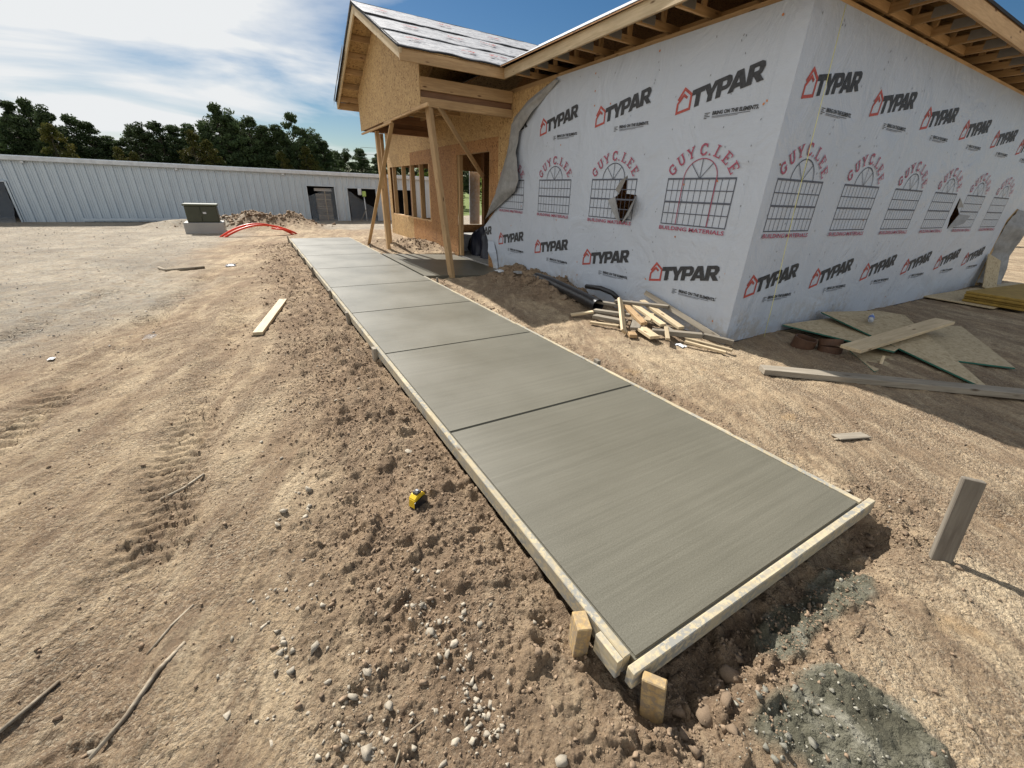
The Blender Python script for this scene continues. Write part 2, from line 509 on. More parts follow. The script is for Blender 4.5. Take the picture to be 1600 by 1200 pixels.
# soil: colour zones come from the 'zone' attribute (gravel, cement, damp)
def soil_mat():
    m, nt, b = new_mat('soil')
    co = coords(nt)
    at = nd(nt, 'ShaderNodeAttribute', attribute_name='zone')
    sx = nd(nt, 'ShaderNodeSeparateColor'); nt.links.new(at.outputs['Color'], sx.inputs[0])
    big = noise(nt, co, 0.55, 6, 0.6, 0.6)
    c = ramp(nt, big.outputs['Fac'], [(0.3, (0.26, 0.181, 0.112)), (0.44, (0.4, 0.293, 0.182)), (0.55, (0.55, 0.422, 0.268)), (0.68, (0.66, 0.525, 0.345))])
    mid = noise(nt, co, 5.5, 9, 0.7, 0.5)
    c = mixc(nt, ramp(nt, mid.outputs['Fac'], [(0.36, (0.8, 0.8, 0.8)), (0.55, (0, 0, 0))]), c, (0.22, 0.152, 0.096))
    r1 = coords(nt, (1, 1, 1), rot=(0, 0, math.radians(30)))
    m2 = nd(nt, 'ShaderNodeMapping'); m2.inputs['Scale'].default_value = (8.0, 1.6, 1); nt.links.new(r1, m2.inputs[0])
    strk = noise(nt, m2.outputs[0], 1.0, 8, 0.72, 0.6)
    m3 = nd(nt, 'ShaderNodeMapping'); m3.inputs['Scale'].default_value = (3.0, 0.45, 1)
    nt.links.new(coords(nt, (1, 1, 1), rot=(0, 0, math.radians(14))), m3.inputs[0])
    band = noise(nt, m3.outputs[0], 1.0, 6, 0.62, 0.7)
    c = mixc(nt, ramp(nt, band.outputs['Fac'], [(0.44, (0.8, 0.8, 0.8)), (0.56, (0, 0, 0))]), c, (0.245, 0.168, 0.105))
    c = mixc(nt, ramp(nt, strk.outputs['Fac'], [(0.5, (0, 0, 0)), (0.7, (0.7, 0.7, 0.7))]), c, (0.67, 0.54, 0.36))
    wv = noise(nt, co, 30, 3, 0.6)
    wa = nd(nt, 'ShaderNodeVectorMath', operation='MULTIPLY_ADD'); nt.links.new(wv.outputs['Color'], wa.inputs[0]); wa.inputs[1].default_value = (0.02, 0.02, 0.02); nt.links.new(co, wa.inputs[2])
    crumbs = []
    for sc_ in (48, 115):
        vc = nd(nt, 'ShaderNodeTexVoronoi'); vc.inputs['Scale'].default_value = sc_; nt.links.new(wa.outputs[0], vc.inputs['Vector'])
        ss = nd(nt, 'ShaderNodeSeparateColor'); nt.links.new(vc.outputs['Color'], ss.inputs[0]); crumbs.append((vc.outputs['Distance'], ss.outputs[0]))
    crust = ramp(nt, noise(nt, co, 1.9, 5, 0.65).outputs['Fac'], [(0.4, (0.25, 0.25, 0.25)), (0.58, (1, 1, 1))])
    c = mixc(nt, mth(nt, 'MULTIPLY', ramp(nt, crumbs[0][1], [(0.55, (0, 0, 0)), (0.95, (0.5, 0.5, 0.5))]), crust), c, (0.2, 0.145, 0.1))
    c = mixc(nt, mth(nt, 'MULTIPLY', ramp(nt, crumbs[1][1], [(0.6, (0, 0, 0)), (0.95, (0.6, 0.6, 0.6))]), crust), c, (0.6, 0.5, 0.36))
    fine = noise(nt, co, 60, 7, 0.8)
    grit = noise(nt, co, 210, 3, 0.75)
    c = mixc(nt, ramp(nt, fine.outputs['Fac'], [(0.36, (0.75, 0.75, 0.75)), (0.54, (0, 0, 0))]), c, (0.16, 0.118, 0.082))  # dark specks in the lows imitate small shadows between crumbs
    c = mixc(nt, ramp(nt, grit.outputs['Fac'], [(0.62, (0, 0, 0)), (0.72, (0.6, 0.6, 0.6))]), c, (0.6, 0.52, 0.4))
    rust = noise(nt, co, 2.3, 3)
    c = mixc(nt, ramp(nt, rust.outputs['Fac'], [(0.68, (0, 0, 0)), (0.8, (0.45, 0.45, 0.45))]), c, (0.5, 0.31, 0.13))
    # damp, turned soil
    damp = mixc(nt, ramp(nt, mid.outputs['Fac'], [(0.35, (0, 0, 0)), (0.65, (1, 1, 1))]), (0.12, 0.08, 0.052), (0.38, 0.265, 0.168))
    dfac = mth(nt, 'MULTIPLY', sx.outputs[2], ramp(nt, mid.outputs['Fac'], [(0.2, (1, 1, 1)), (0.8, (0.5, 0.5, 0.5))]))
    c = mixc(nt, dfac, c, damp)
    # gravel yard
    vg = nd(nt, 'ShaderNodeTexVoronoi'); vg.inputs['Scale'].default_value = 26; nt.links.new(co, vg.inputs['Vector'])
    sg = nd(nt, 'ShaderNodeSeparateColor'); nt.links.new(vg.outputs['Color'], sg.inputs[0])
    gm = mixc(nt, ramp(nt, big.outputs['Fac'], [(0.35, (0, 0, 0)), (0.65, (1, 1, 1))]), (0.3, 0.265, 0.21), (0.47, 0.41, 0.315))
    gc = mixc(nt, ramp(nt, sg.outputs[0], [(0.3, (0.5, 0.5, 0.5)), (0.9, (0, 0, 0))]), gm, (0.19, 0.175, 0.155))
    gf = mth(nt, 'MULTIPLY', sx.outputs[0], ramp(nt, mid.outputs['Fac'], [(0.3, (0.3, 0.3, 0.3)), (0.6, (1, 1, 1))]))
    c = mixc(nt, gf, c, gc)
    # cement slurry
    cm = ramp(nt, mid.outputs['Fac'], [(0.34, (0.075, 0.07, 0.048)), (0.5, (0.15, 0.142, 0.1)), (0.6, (0.23, 0.218, 0.165)), (0.72, (0.42, 0.4, 0.32))])
    c = mixc(nt, sx.outputs[1], c, cm)
    # rough grass beyond the yard
    geo = nd(nt, 'ShaderNodeNewGeometry')
    sp = nd(nt, 'ShaderNodeSeparateXYZ'); nt.links.new(geo.outputs['Position'], sp.inputs[0])
    gr = ramp(nt, mid.outputs['Fac'], [(0.3, (0.07, 0.1, 0.025)), (0.7, (0.2, 0.24, 0.07))])
    far = mth(nt, 'GREATER_THAN', mth(nt, 'ADD', sp.outputs[1], mth(nt, 'MULTIPLY', big.outputs['Fac'], 5.0)), 33.5)
    c = mixc(nt, far, c, gr)
    nt.links.new(c, b.inputs['Base Color'])
    rg = mth(nt, 'MULTIPLY_ADD', sx.outputs[1], -0.2, 0.95); nt.links.new(rg, b.inputs['Roughness'])
    b.inputs['Specular IOR Level'].default_value = 0.2
    cb = mth(nt, 'MULTIPLY', mth(nt, 'ADD', mth(nt, 'MULTIPLY', crumbs[0][0], -0.55), mth(nt, 'MULTIPLY', crumbs[1][0], -0.3)), crust)
    h = mth(nt, 'ADD', mth(nt, 'ADD', mth(nt, 'MULTIPLY_ADD', fine.outputs['Fac'], 0.6, cb), mth(nt, 'MULTIPLY', grit.outputs['Fac'], 0.2)), mid.outputs['Fac'])
    bump(nt, b, h, 1.0, 0.03)
    return m
M['soil'] = soil_mat()
M['clod'] = plain('dirt clod', (0.25, 0.178, 0.116), 0.97, 0, 45, 0.4, 0.6)
M['rock'] = plain('limestone', (0.38, 0.33, 0.255), 0.95, 0, 45, 0.35, 0.5)
M['rock_grey'] = plain('grey gravel', (0.33, 0.3, 0.26), 0.9, 0, 18, 0.4, 0.5)
M['cement_lump'] = plain('cement lump', (0.27, 0.255, 0.205), 0.95, 0, 55, 0.6, 0.6)

# metal siding
def siding_mat():
    m, nt, b = new_mat('pale metal siding')
    n = noise(nt, coords(nt, (1, 1, 0.4)), 1.2, 4)
    nt.links.new(ramp(nt, n.outputs['Fac'], [(0.3, (0.45, 0.52, 0.58)), (0.7, (0.55, 0.62, 0.67))]), b.inputs['Base Color'])
    b.inputs['Roughness'].default_value = 0.42; b.inputs['Metallic'].default_value = 0.15
    return m
M['siding'] = siding_mat()
M['trim_white'] = plain('white trim', (0.6, 0.63, 0.65), 0.4)
M['dark'] = plain('painted interior shade', (0.035, 0.035, 0.04), 0.9)  # near-black colour stands in for the shade inside the metal building
M['olive'] = plain('olive paint', (0.042, 0.048, 0.026), 0.45, 0, 3, 0.15)
M['olive_lid'] = plain('olive lid paint', (0.09, 0.1, 0.06), 0.45, 0, 3, 0.15)
M['orange_pipe'] = plain('orange conduit', (0.75, 0.06, 0.02), 0.35, 0, 4, 0.05)
M['black_plastic'] = plain('black plastic', (0.02, 0.02, 0.022), 0.32, 0, 12, 0.3, 0.2)
M['yellow_plastic'] = plain('yellow plastic', (0.72, 0.48, 0.02), 0.4, 0, 8, 0.05)
M['chrome'] = plain('steel', (0.6, 0.6, 0.6), 0.25, 1.0)
M['brown_strap'] = plain('brown clay ring', (0.09, 0.042, 0.02), 0.7, 0, 12, 0.3, 0.2)
M['yellow_board'] = plain('yellow sheet stack', (0.33, 0.21, 0.04), 0.7, 0, 9, 0.25, 0.3)
M['string'] = plain('yellow string', (0.75, 0.72, 0.25), 0.6)
M['white_paper'] = plain('white paper', (0.58, 0.6, 0.62), 0.6, 0, 20, 0.15, 0.4)
M['blue_label'] = plain('blue label', (0.05, 0.13, 0.45), 0.4)
M['green_edge'] = plain('green edge paint', (0.03, 0.14, 0.1), 0.6)
M['pole'] = plain('utility pole', (0.1, 0.085, 0.07), 0.9)
M['navy'] = plain('dark bag', (0.015, 0.017, 0.03), 0.4, 0, 10, 0.4, 0.3)

def clear_mat(name, tint, alpha, rough=0.15):
    m, nt, b = new_mat(name)
    b.inputs['Base Color'].default_value = (*tint, 1)
    b.inputs['Roughness'].default_value = rough
    b.inputs['Alpha'].default_value = alpha
    n = noise(nt, coords(nt), 6, 5, 0.7, 1.5)
    bump(nt, b, n.outputs['Fac'], 0.7, 0.06)
    return m
M['film'] = clear_mat('plastic film', (0.42, 0.48, 0.54), 0.2)
M['bottle'] = clear_mat('clear bottle', (0.75, 0.8, 0.85), 0.45, 0.08)

def leaf_mat(name, c1, c2, var=0.35):
    m, nt, b = new_mat(name)
    rnd = obj_random(nt)
    n = noise(nt, coords(nt), 0.6, 3)
    c = ramp(nt, n.outputs['Fac'], [(0.3, c1), (0.7, c2)])
    v = mth(nt, 'MULTIPLY_ADD', rnd, var * 2, 1 - var)
    vm = nd(nt, 'ShaderNodeVectorMath', operation='SCALE')
    nt.links.new(c, vm.inputs[0]); nt.links.new(v, vm.inputs['Scale'])
    nt.links.new(vm.outputs[0], b.inputs['Base Color'])
    b.inputs['Roughness'].default_value = 0.75
    b.inputs['Specular IOR Level'].default_value = 0.15
    tr = nd(nt, 'ShaderNodeBsdfTranslucent'); nt.links.new(vm.outputs[0], tr.inputs[0])
    ms = nd(nt, 'ShaderNodeMixShader'); ms.inputs[0].default_value = 0.25
    nt.links.new(b.outputs[0], ms.inputs[1]); nt.links.new(tr.outputs[0], ms.inputs[2])
    nt.links.new(ms.outputs[0], nt.nodes['Material Output'].inputs[0])
    return m
M['needles'] = leaf_mat('pine needles', (0.042, 0.066, 0.03), (0.095, 0.125, 0.055))
M['leaves_yellow'] = leaf_mat('turning leaves', (0.06, 0.072, 0.022), (0.12, 0.098, 0.026))
M['leaves_green'] = leaf_mat('bush leaves', (0.09, 0.13, 0.025), (0.17, 0.21, 0.05))
M['bark'] = plain('bark', (0.075, 0.055, 0.042), 0.95, 0, 10, 0.4)

# ------------------------------------------------------------------ ground
WX0, WX1, WY0, WY1 = 0.95, 2.80, 0.575, 16.0      # walkway concrete

TRACKS = [((-3.4, 3.0), (-1.6, 13.0)), ((-2.1, 2.2), (-0.75, 12.0)), ((-0.95, 0.8), (-0.15, 9.0)), ((3.2, 0.2), (9.0, -1.6))]

def ground_z(x, y, fine=True):
    x = np.asarray(x, dtype=np.float64); y = np.asarray(y, dtype=np.float64)
    z = -0.125 + 0.035 * fbm(x * 0.33, y * 0.33, 3, 3) * (1 - 0.8 * sstep(14, 22, y))
    # ground right of the walk sits higher, close to the slab's edge
    right = sstep(2.7, 3.3, x)
    z = z + right * 0.05 * sstep(0.3, 1.5, y)
    # spoil shouldered along the left form
    left = np.exp(-((x - 0.62) / 0.22) ** 2) * sstep(0.4, 1.2, y) * (1 - sstep(14, 16.5, y))
    z = z + left * (0.035 + 0.035 * fbm(x * 1.7, y * 1.7, 3, 40))
    z = z - 0.012 * np.exp(-((x - 0.86) / 0.07) ** 2) * sstep(0.3, 0.6, y) * (1 - sstep(13, 16, y))
    # hollow dug in front of the end form
    hol = sstep(0.8, 1.05, x) * (1 - sstep(2.75, 3.0, x)) * np.exp(-((y - 0.47) / 0.13) ** 2)
    z = z - 0.095 * hol
    # mounds: soil heap by the porch, trench spoil far left, mud against the wall
    rough = 0.75 + 0.5 * fbm(x * 2.1, y * 2.1, 4, 55)
    z = z + 0.30 * bump2(x, y, 4.35, 13.2, 0.75, 0.9) * rough + 0.2 * bump2(x, y, 3.5, 14.6, 0.6, 1.3) * rough
    r2 = 0.6 + 0.9 * (fbm(x * 1.3, y * 1.3, 4, 61) * 0.5 + 0.5)
    z = z + r2 * (0.42 * bump2(x, y, 0.1, 22.0, 0.75, 0.7) + 0.36 * bump2(x, y, 1.7, 22.2, 0.7, 0.65) +
                  0.34 * bump2(x, y, -1.2, 22.6, 1.2, 0.6) + 0.2 * bump2(x, y, 1.0, 21.6, 1.6, 0.9) + 0.22 * bump2(x, y, -2.9, 22.4, 0.8, 0.5))
    mud = sstep(4.0, 4.75, x) * (1 - sstep(5.0, 5.05, x)) * sstep(5.0, 6.2, y) * (1 - sstep(8.2, 8.7, y))
    z = z + mud * (0.14 + 0.16 * fbm(x * 3, y * 3, 4, 70))
    # cement dumped on the ground
    cem = cement_mask(x, y)
    z = z + cem * (0.02 + 0.03 * fbm(x * 6, y * 6, 3, 80) + 0.016 * fbm(x * 26, y * 26, 4, 84, 0.7) + 0.5 * lumps(x, y, 20, 0.4, 86))
    if fine:
        near = 1 - sstep(9, 16, np.hypot(x, y))
        clod = dampness(x, y)
        d = 0.012 * fbm(x * 2.6, y * 2.6, 4, 5) + (0.006 + 0.022 * clod) * fbm(x * 8, y * 8, 5, 11, 0.66)
        b1 = np.abs(fbm(x * 17, y * 17, 3, 21, 0.6))
        d = d - (0.004 + 0.009 * clod) * b1 + (0.005 + 0.010 * clod) * fbm(x * 40, y * 40, 4, 31, 0.75)
        d = d + 0.9 * lumps(x, y, 9, 0.08 + 0.45 * clod, 7) * (0.15 + 0.85 * clod) + 0.9 * lumps(x, y, 24, 0.14 + 0.5 * clod, 17) * (0.4 + 0.6 * clod)
        # dragged streaks on the open ground
        ca, sa = math.cos(math.radians(34)), math.sin(math.radians(34))
        u = x * ca - y * sa; v = x * sa + y * ca
        st = fbm(u * 7, v * 1.3, 4, 33, 0.62)
        d = d + (1 - clod) * (0.021 * np.sign(st) * np.abs(st) ** 1.3 + 0.013 * fbm(u * 24, v * 6, 4, 35, 0.7))
        # tyre tread lugs
        for k, ((ax, ay), (bx, by)) in enumerate(TRACKS):
            L = math.hypot(bx - ax, by - ay); tx, ty = (bx - ax) / L, (by - ay) / L
            s = (x - ax) * tx + (y - ay) * ty; o = (x - ax) * -ty + (y - ay) * tx
            o = o + 0.12 * fbm(s * 0.5, s * 0 + k, 2, 90 + k)
            wdt = np.exp(-(o / 0.17) ** 4) * sstep(0, 0.6, s) * (1 - sstep(L - 1, L, s))
            wear = sstep(-0.45, 0.15, fbm(x * 1.1, y * 1.1, 2, 95 + k))
            lug = np.sin((s + 0.35 * np.abs(o)) * 2 * math.pi / (0.085 if k == 2 else 0.13))
            d = d + wdt * (-0.035 + wear * (0.012 if k == 2 else 0.02) * np.clip(lug * 1.6, -1, 1)) + 0.022 * np.exp(-((np.abs(o) - 0.27) / 0.08) ** 2) * sstep(0, 0.6, s) * (1 - sstep(L - 1, L, s)) * (0.6 + 0.6 * fbm(x * 3, y * 3, 3, 97 + k))
        z = z + d * (0.3 + 0.7 * near)
    # level under the slabs and the house
    slab = sstep(WX0 - 0.03, WX0, x) * (1 - sstep(WX1, WX1 + 0.03, x)) * sstep(WY0 - 0.02, WY0 + 0.02, y) * (1 - sstep(WY1, WY1 + 0.03, y))
    z = z * (1 - slab) + slab * -0.2
    por = sstep(2.8, 2.85, x) * (1 - sstep(5.3, 5.4, x)) * sstep(8.22, 8.3, y) * (1 - sstep(11.7, 11.8, y))
    z = z * (1 - por) + por * -0.3
    hs = sstep(5.04, 5.1, x) * (1 - sstep(15.9, 16.0, x)) * sstep(2.99, 3.05, y) * (1 - sstep(18.4, 18.5, y))
    z = z * (1 - hs) + hs * -0.2
    return z

def cement_mask(x, y):
    n = fbm(x * 5, y * 5, 4, 101)
    a = bump2(x, y, 1.55, 0.02, 0.33, 0.24) + bump2(x, y, 1.24, 0.2, 0.12, 0.1) * 0.55
    t = np.exp(-((y - 0.38 + 0.02 * (x - 2)) / 0.13) ** 2) * sstep(1.35, 1.7, x) * (1 - sstep(2.3, 2.6, x))
    return sstep(0.4, 0.62, np.maximum(a, t * 0.85) + 0.3 * n)

def dampness(x, y):
    n = fbm(x * 1.6, y * 1.6, 4, 120)
    a = sstep(-0.35, 0.35, x + 0.1 * y * 0) * (1 - sstep(0.9, 1.0, x)) * sstep(0.0, 1.0, y) * (1 - sstep(15, 18, y)) * 0.8
    e = 1.2 * bump2(x, y, 1.5, 0.42, 1.1, 0.24) + 0.7 * bump2(x, y, 2.9, 0.5, 0.4, 0.25)
    r = np.exp(-((x - 2.95) / 0.16) ** 2) * sstep(1, 2, y) * (1 - sstep(8, 9, y)) * 0.6
    m = bump2(x, y, 4.6, 6.8, 0.5, 1.6) + bump2(x, y, 0.3, 22.2, 2.8, 1.0) * 1.2 + bump2(x, y, 4.4, 13.3, 0.9, 1.2) * 0.5
    tr = np.zeros_like(x)
    for k, ((ax, ay), (bx, by)) in enumerate(TRACKS[:3]):
        L = math.hypot(bx - ax, by - ay); o = (x - ax) * -(by - ay) / L + (y - ay) * (bx - ax) / L
        tr = np.maximum(tr, np.exp(-(o / 0.24) ** 2) * sstep(1.0, 2.5, y) * (1 - sstep(10, 14, y)))
    m = np.maximum(m, 0.32 * tr * sstep(-0.5, 0.4, n))
    return np.clip((np.maximum(np.maximum(a, e), np.maximum(r, m))) + 0.35 * n * (a + e + r + m > 0.1), 0, 1)

def build_ground():
    a_f = np.arange(-46, 110, 0.29)
    a_c = np.arange(110, 314, 6.0)
    ang = np.radians(np.concatenate([a_f, a_c]))
    r = np.concatenate([[0.0, 0.08, 0.16, 0.23], 0.28 * np.exp(np.arange(0, math.log(30 / 0.28), 0.0050)), np.geomspace(30.5, 900, 60)])
    A, Rr = np.meshgrid(ang, r)
    X = Rr * np.sin(A); Y = Rr * np.cos(A)
    Z = ground_z(X, Y)
    n, k = X.shape
    V = np.stack([X, Y, Z], -1).reshape(-1, 3)
    idx = np.arange(n * k).reshape(n, k)
    nx = np.roll(idx, -1, axis=1)
    F = np.stack([idx[:-1], idx[1:], nx[1:], nx[:-1]], -1).reshape(-1, 4)
    me = mesh_np('ground', V, F, True)
    # zones
    x = V[:, 0]; y = V[:, 1]
    nn = fbm(x * 0.5, y * 0.5, 4, 140)
    gx = x + 0.9 * nn
    grav = sstep(-1.6, -2.7, gx - 0.13 * (y - 5)) * sstep(5.2, 7.5, y + nn) 
    grav = np.maximum(grav, sstep(19.5, 20.5, y + nn) * sstep(2.3, 3.0, x) * (1 - sstep(30, 34, y)))
    zone = np.stack([grav, cement_mask(x, y), dampness(x, y), np.ones_like(x)], -1).astype(np.float32)
    at = me.attributes.new('zone', 'FLOAT_COLOR', 'POINT')
    at.data.foreach_set('color', zone.ravel())
    o = obj('ground', me, M['soil'])
    tag(o, 'bare tan construction dirt with tyre tracks', kind='structure')
    return o
build_ground()

def gz(x, y):
    return float(ground_z(np.array([x]), np.array([y]))[0])

# ------------------------------------------------------------------ walkway
walk = empty('walkway', (1.87, 0.6, 0)); tag(walk, 'long freshly poured concrete walkway with broom finish', kind='structure')
joints = [WY0, 2.42, 4.20, 5.96, 7.78, 9.76, 11.8, 13.9, WY1]
def slab_mesh(w, l, th=0.12):
    bm = bmesh.new(); bmesh.ops.create_cube(bm, size=1)
    for v in bm.verts: v.co = Vector((v.co.x * w, v.co.y * l, v.co.z * th - th / 2))
    te = [e for e in bm.edges if all(v.co.z > -0.01 for v in e.verts)]
    bmesh.ops.bevel(bm, geom=te, offset=0.009, segments=3, affect='EDGES')
    me = bpy.data.meshes.new('concrete_panel'); bm.to_mesh(me); bm.free()
    return me
for a, b_ in zip(joints[:-1], joints[1:]):
    l = b_ - a - 0.009
    obj('concrete_panel', slab_mesh(WX1 - WX0, l), M['concrete'], walk, Matrix.Translation(((WX0 + WX1) / 2, (a + b_) / 2, 0)))
abox('joint_bed', WX0 + 0.01, WX1 - 0.01, WY0 + 0.01, WY1 - 0.01, -0.16, -0.03, M['joint'], walk, 0)

# porch slab: drops slightly towards the door
ps = mesh_py('porch_slab', [(2.845, 8.3, -0.002), (4.96, 8.3, -0.11), (4.96, 11.72, -0.11), (2.845, 11.72, -0.002),
                            (2.845, 8.3, -0.2), (4.96, 8.3, -0.3), (4.96, 11.72, -0.3), (2.845, 11.72, -0.2)],
             [(0, 1, 2, 3), (7, 6, 5, 4), (0, 4, 5, 1), (1, 5, 6, 2), (2, 6, 7, 3), (3, 7, 4, 0)])
tag(obj('porch_slab', ps, M['concrete']), 'damp concrete slab under the porch beside the walkway', kind='structure')

# forms
def form(p0, p1, label, zt=0.004, h=0.092):
    board('form_board', (p0[0], p0[1], zt - h / 2), (p1[0], p1[1], zt - h / 2), 0.038, h, M['form_wood'], None,
          label=label, cat='form board', group='wooden form boards edging the walkway', b=0.004)
xl, xr = WX0 - 0.0205, WX1 + 0.0205
form((xl, 0.60), (xl, 5.2), 'cement-smeared form board on the walkway\'s left edge, nearest the camera')
form((xl, 5.205), (xl, 9.9), 'form board on the walkway\'s left edge, middle length beside the loose lumber')
form((xl, 9.905), (xl, 16.0), 'farthest form board on the walkway\'s left edge, towards the orange conduit')
form((xr, 0.578), (xr, 4.6), 'form board on the walkway\'s right edge, nearest the tall wooden stake')
form((xr, 4.605), (xr, 8.28), 'shaded form board on the walkway\'s right edge up to the porch slab', -0.002)
form((xr, 11.75), (xr, 16.0), 'form board on the walkway\'s right edge beyond the porch slab', 0.002)
form((0.90, 0.554), (2.90, 0.554), 'cement-crusted form board across the near end of the walkway', 0.006)

def stake(x, y, zt, w, t, lean, rot, mat, label, length=0.4):
    """wood stake driven in: w along rot direction"""
    d = Vector((lean[0], lean[1], 1)).normalized()
    top = Vector((x, y, zt)); bot = top - d * length
    u = Vector((math.cos(rot), math.sin(rot), 0))
    board('wooden_stake', bot, top, t, w, mat, None, up=u, b=0.004, label=label, cat='stake', group='stakes holding the forms')
    return top
stake(0.868, 0.80, 0.006, 0.089, 0.062, (0.05, 0.02), math.radians(68), M['stake_yellow'], 'short yellow stake on the left edge, nearest the walkway\'s near corner')
stake(0.955, 0.49, 0.004, 0.085, 0.042, (-0.04, 0.12), math.radians(-58), M['stake_yellow'], 'split yellow stake driven at the near left corner of the end form')
board('form_cleat', (0.895, 0.60, -0.05), (0.895, 0.73, -0.05), 0.03, 0.10, M['form_wood'], None, label='small wood cleat nailed outside the near left form corner', cat='cleat')
sl = [(0.875, 4.35, 0.03), (0.88, 5.9, 0.04), (0.885, 7.45, 0.03), (0.88, 9.6, 0.07), (0.885, 11.3, 0.03), (0.885, 12.9, 0.03), (0.885, 14.6, 0.03), (0.885, 15.9, 0.08)]
nm = ['first', 'second', 'third', 'fourth and tallest', 'fifth', 'sixth', 'seventh', 'eighth']
for i, (x, y, zt) in enumerate(sl):
    stake(x, y, zt, 0.085, 0.04, (random.uniform(-.06, .06), random.uniform(-.05, .05)), math.radians(90 + random.uniform(-8, 8)),
          M['grey_wood'], nm[i] + ' grey stake along the left form, counting back from the tape measure')
stake(2.885, 3.02, 0.025, 0.085, 0.04, (0.03, 0), math.radians(80), M['grey_wood'], 'low stake top on the right form beside the scrap wood pile')
stake(2.885, 7.7, 0.06, 0.06, 0.035, (0.03, 0.1), math.radians(80), M['grey_wood'], 'shaded stake on the right form beside the leaning porch post')
stake(2.885, 13.2, 0.06, 0.06, 0.035, (0.0, 0.1), math.radians(80), M['grey_wood'], 'small stake on the right form near the far porch post')
# tall leaning stake at the right
board('wooden_stake', (2.80, 0.165, -0.30), (2.905, 0.245, 0.365), 0.04, 0.085, M['stake_grey'], None, up=Vector((0.5, -0.87, 0.0)), b=0.004,
      label='tall weathered stake standing alone right of the walkway\'s near corner', cat='stake')

# ------------------------------------------------------------------ house under construction
XW, YW, ZT = 5.0, 2.953, 3.42
XE, YE = 15.8, 18.4
house = empty('unfinished_house', (XW, YW, -0.08), 'unfinished wood-framed house in white printed house wrap with an open gabled porch', 'house')

def osb_wall(axis, pos, a0, a1, z0, z1, openings, th, mat, sheet=1.22, start=None):
    """sheets of a wall. axis 'x': wall in plane x=pos running along y; axis 'y': plane y=pos running along x"""
    cuts = [a0]
    c = (start if start is not None else a0) + sheet
    while c < a1 - 0.05:
        cuts.append(c); c += sheet
    cuts.append(a1)
    for s0, s1 in zip(cuts[:-1], cuts[1:]):
        xs = sorted({s0, s1, *[o[k] for o in openings for k in (0, 1) if s0 < o[k] < s1]})
        rects = []
        for u0, u1 in zip(xs[:-1], xs[1:]):
            um = (u0 + u1) / 2
            ops = sorted((o[2], o[3]) for o in openings if o[0] < um < o[1])
            z = z0
            for zz0, zz1 in ops:
                if zz0 > z + 0.01: rects.append((u0, u1, z, zz0))
                z = max(z, zz1)
            if z < z1 - 0.01: rects.append((u0, u1, z, z1))
        for (u0, u1, v0, v1) in rects:
            g = 0.002
            if axis == 'x': abox('osb_sheet', pos, pos + th, u0 + g, u1 - g, v0, v1, mat, house, 0)
            else: abox('osb_sheet', u0 + g, u1 - g, pos, pos + th, v0, v1, mat, house, 0)

DOOR = (9.62, 11.52, -0.2, 2.46)
WINB = (13.65, 18.05, 0.66, 2.34)
WHID = (4.72, 5.5, 0.95, 2.05)
osb_wall('x', XW + 0.006, 4.0, 9.2, -0.12, ZT, [WHID], 0.012, M['osb'])
osb_wall('x', XW + 0.006, YW, 4.0, -0.12, ZT, [], 0.012, M['osb'])
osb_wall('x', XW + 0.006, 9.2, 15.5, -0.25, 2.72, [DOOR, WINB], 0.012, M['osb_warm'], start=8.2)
osb_wall('x', XW + 0.006, 15.5, YE, -0.3, 2.72, [WINB], 0.012, M['osb'])
osb_wall('x', XW + 0.008, 9.2, YE, 2.722, ZT + 0.1, [], 0.012, M['osb'], start=8.6)
osb_wall('y', YW + 0.006, XW + 0.02, XE, -0.12, ZT, [(11.0, 12.0, 0.9, 2.1)], 0.012, M['osb'])
BW = [(5.3, 7.0, 0.5, 2.4), (7.85, 9.2, 0.22, 2.4)]
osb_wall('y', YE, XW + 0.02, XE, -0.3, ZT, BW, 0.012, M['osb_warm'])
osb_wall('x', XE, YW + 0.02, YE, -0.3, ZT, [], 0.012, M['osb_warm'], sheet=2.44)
abox('floor_slab', XW + 0.03, XE - 0.01, YW + 0.03, YE - 0.01, -0.28, -0.105, M['concrete_pad'], house, 0)
# studs: thin edges show in the openings
for y in (13.72, 14.62, 15.55, 16.55, 17.75):
    board('stud', (XW + 0.085, y, 0.70), (XW + 0.085, y, 2.34), 0.075, 0.14, M['osb_warm'] if False else M['pine'], house, up=(1, 0, 0))
board('window_sill_plate', (XW + 0.085, WINB[0], 0.68), (XW + 0.085, WINB[1], 0.68), 0.14, 0.038, M['pine'], house)
board('window_header', (XW + 0.085, WINB[0], 2.42), (XW + 0.085, WINB[1], 2.42), 0.14, 0.14, M['pine'], house)
for y in (9.64, 11.50, 11.42):
    board('door_stud', (XW + 0.075, y, -0.1), (XW + 0.075, y, 2.46), 0.04, 0.11, M['pine'], house, up=(1, 0, 0))
board('door_header', (XW + 0.075, 9.62, 2.53), (XW + 0.075, 11.52, 2.53), 0.11, 0.14, M['pine'], house)
for i in range(12):
    y = 3.1 + 0.61 * i
    if y < 9.4 and not (4.72 < y < 5.5): board('stud', (XW + 0.085, y, -0.1), (XW + 0.085, y, ZT - 0.04), 0.04, 0.13, M['pine'], house, up=(1, 0, 0))
for x in (5.25, 5.9, 6.45, 7.05, 7.4, 7.8, 9.25, 9.7, 10.3, 10.9):
    board('stud', (x, YE - 0.08, -0.1), (x, YE - 0.08, ZT), 0.04, 0.13, M['pine_dark'], house, up=(0, 1, 0))
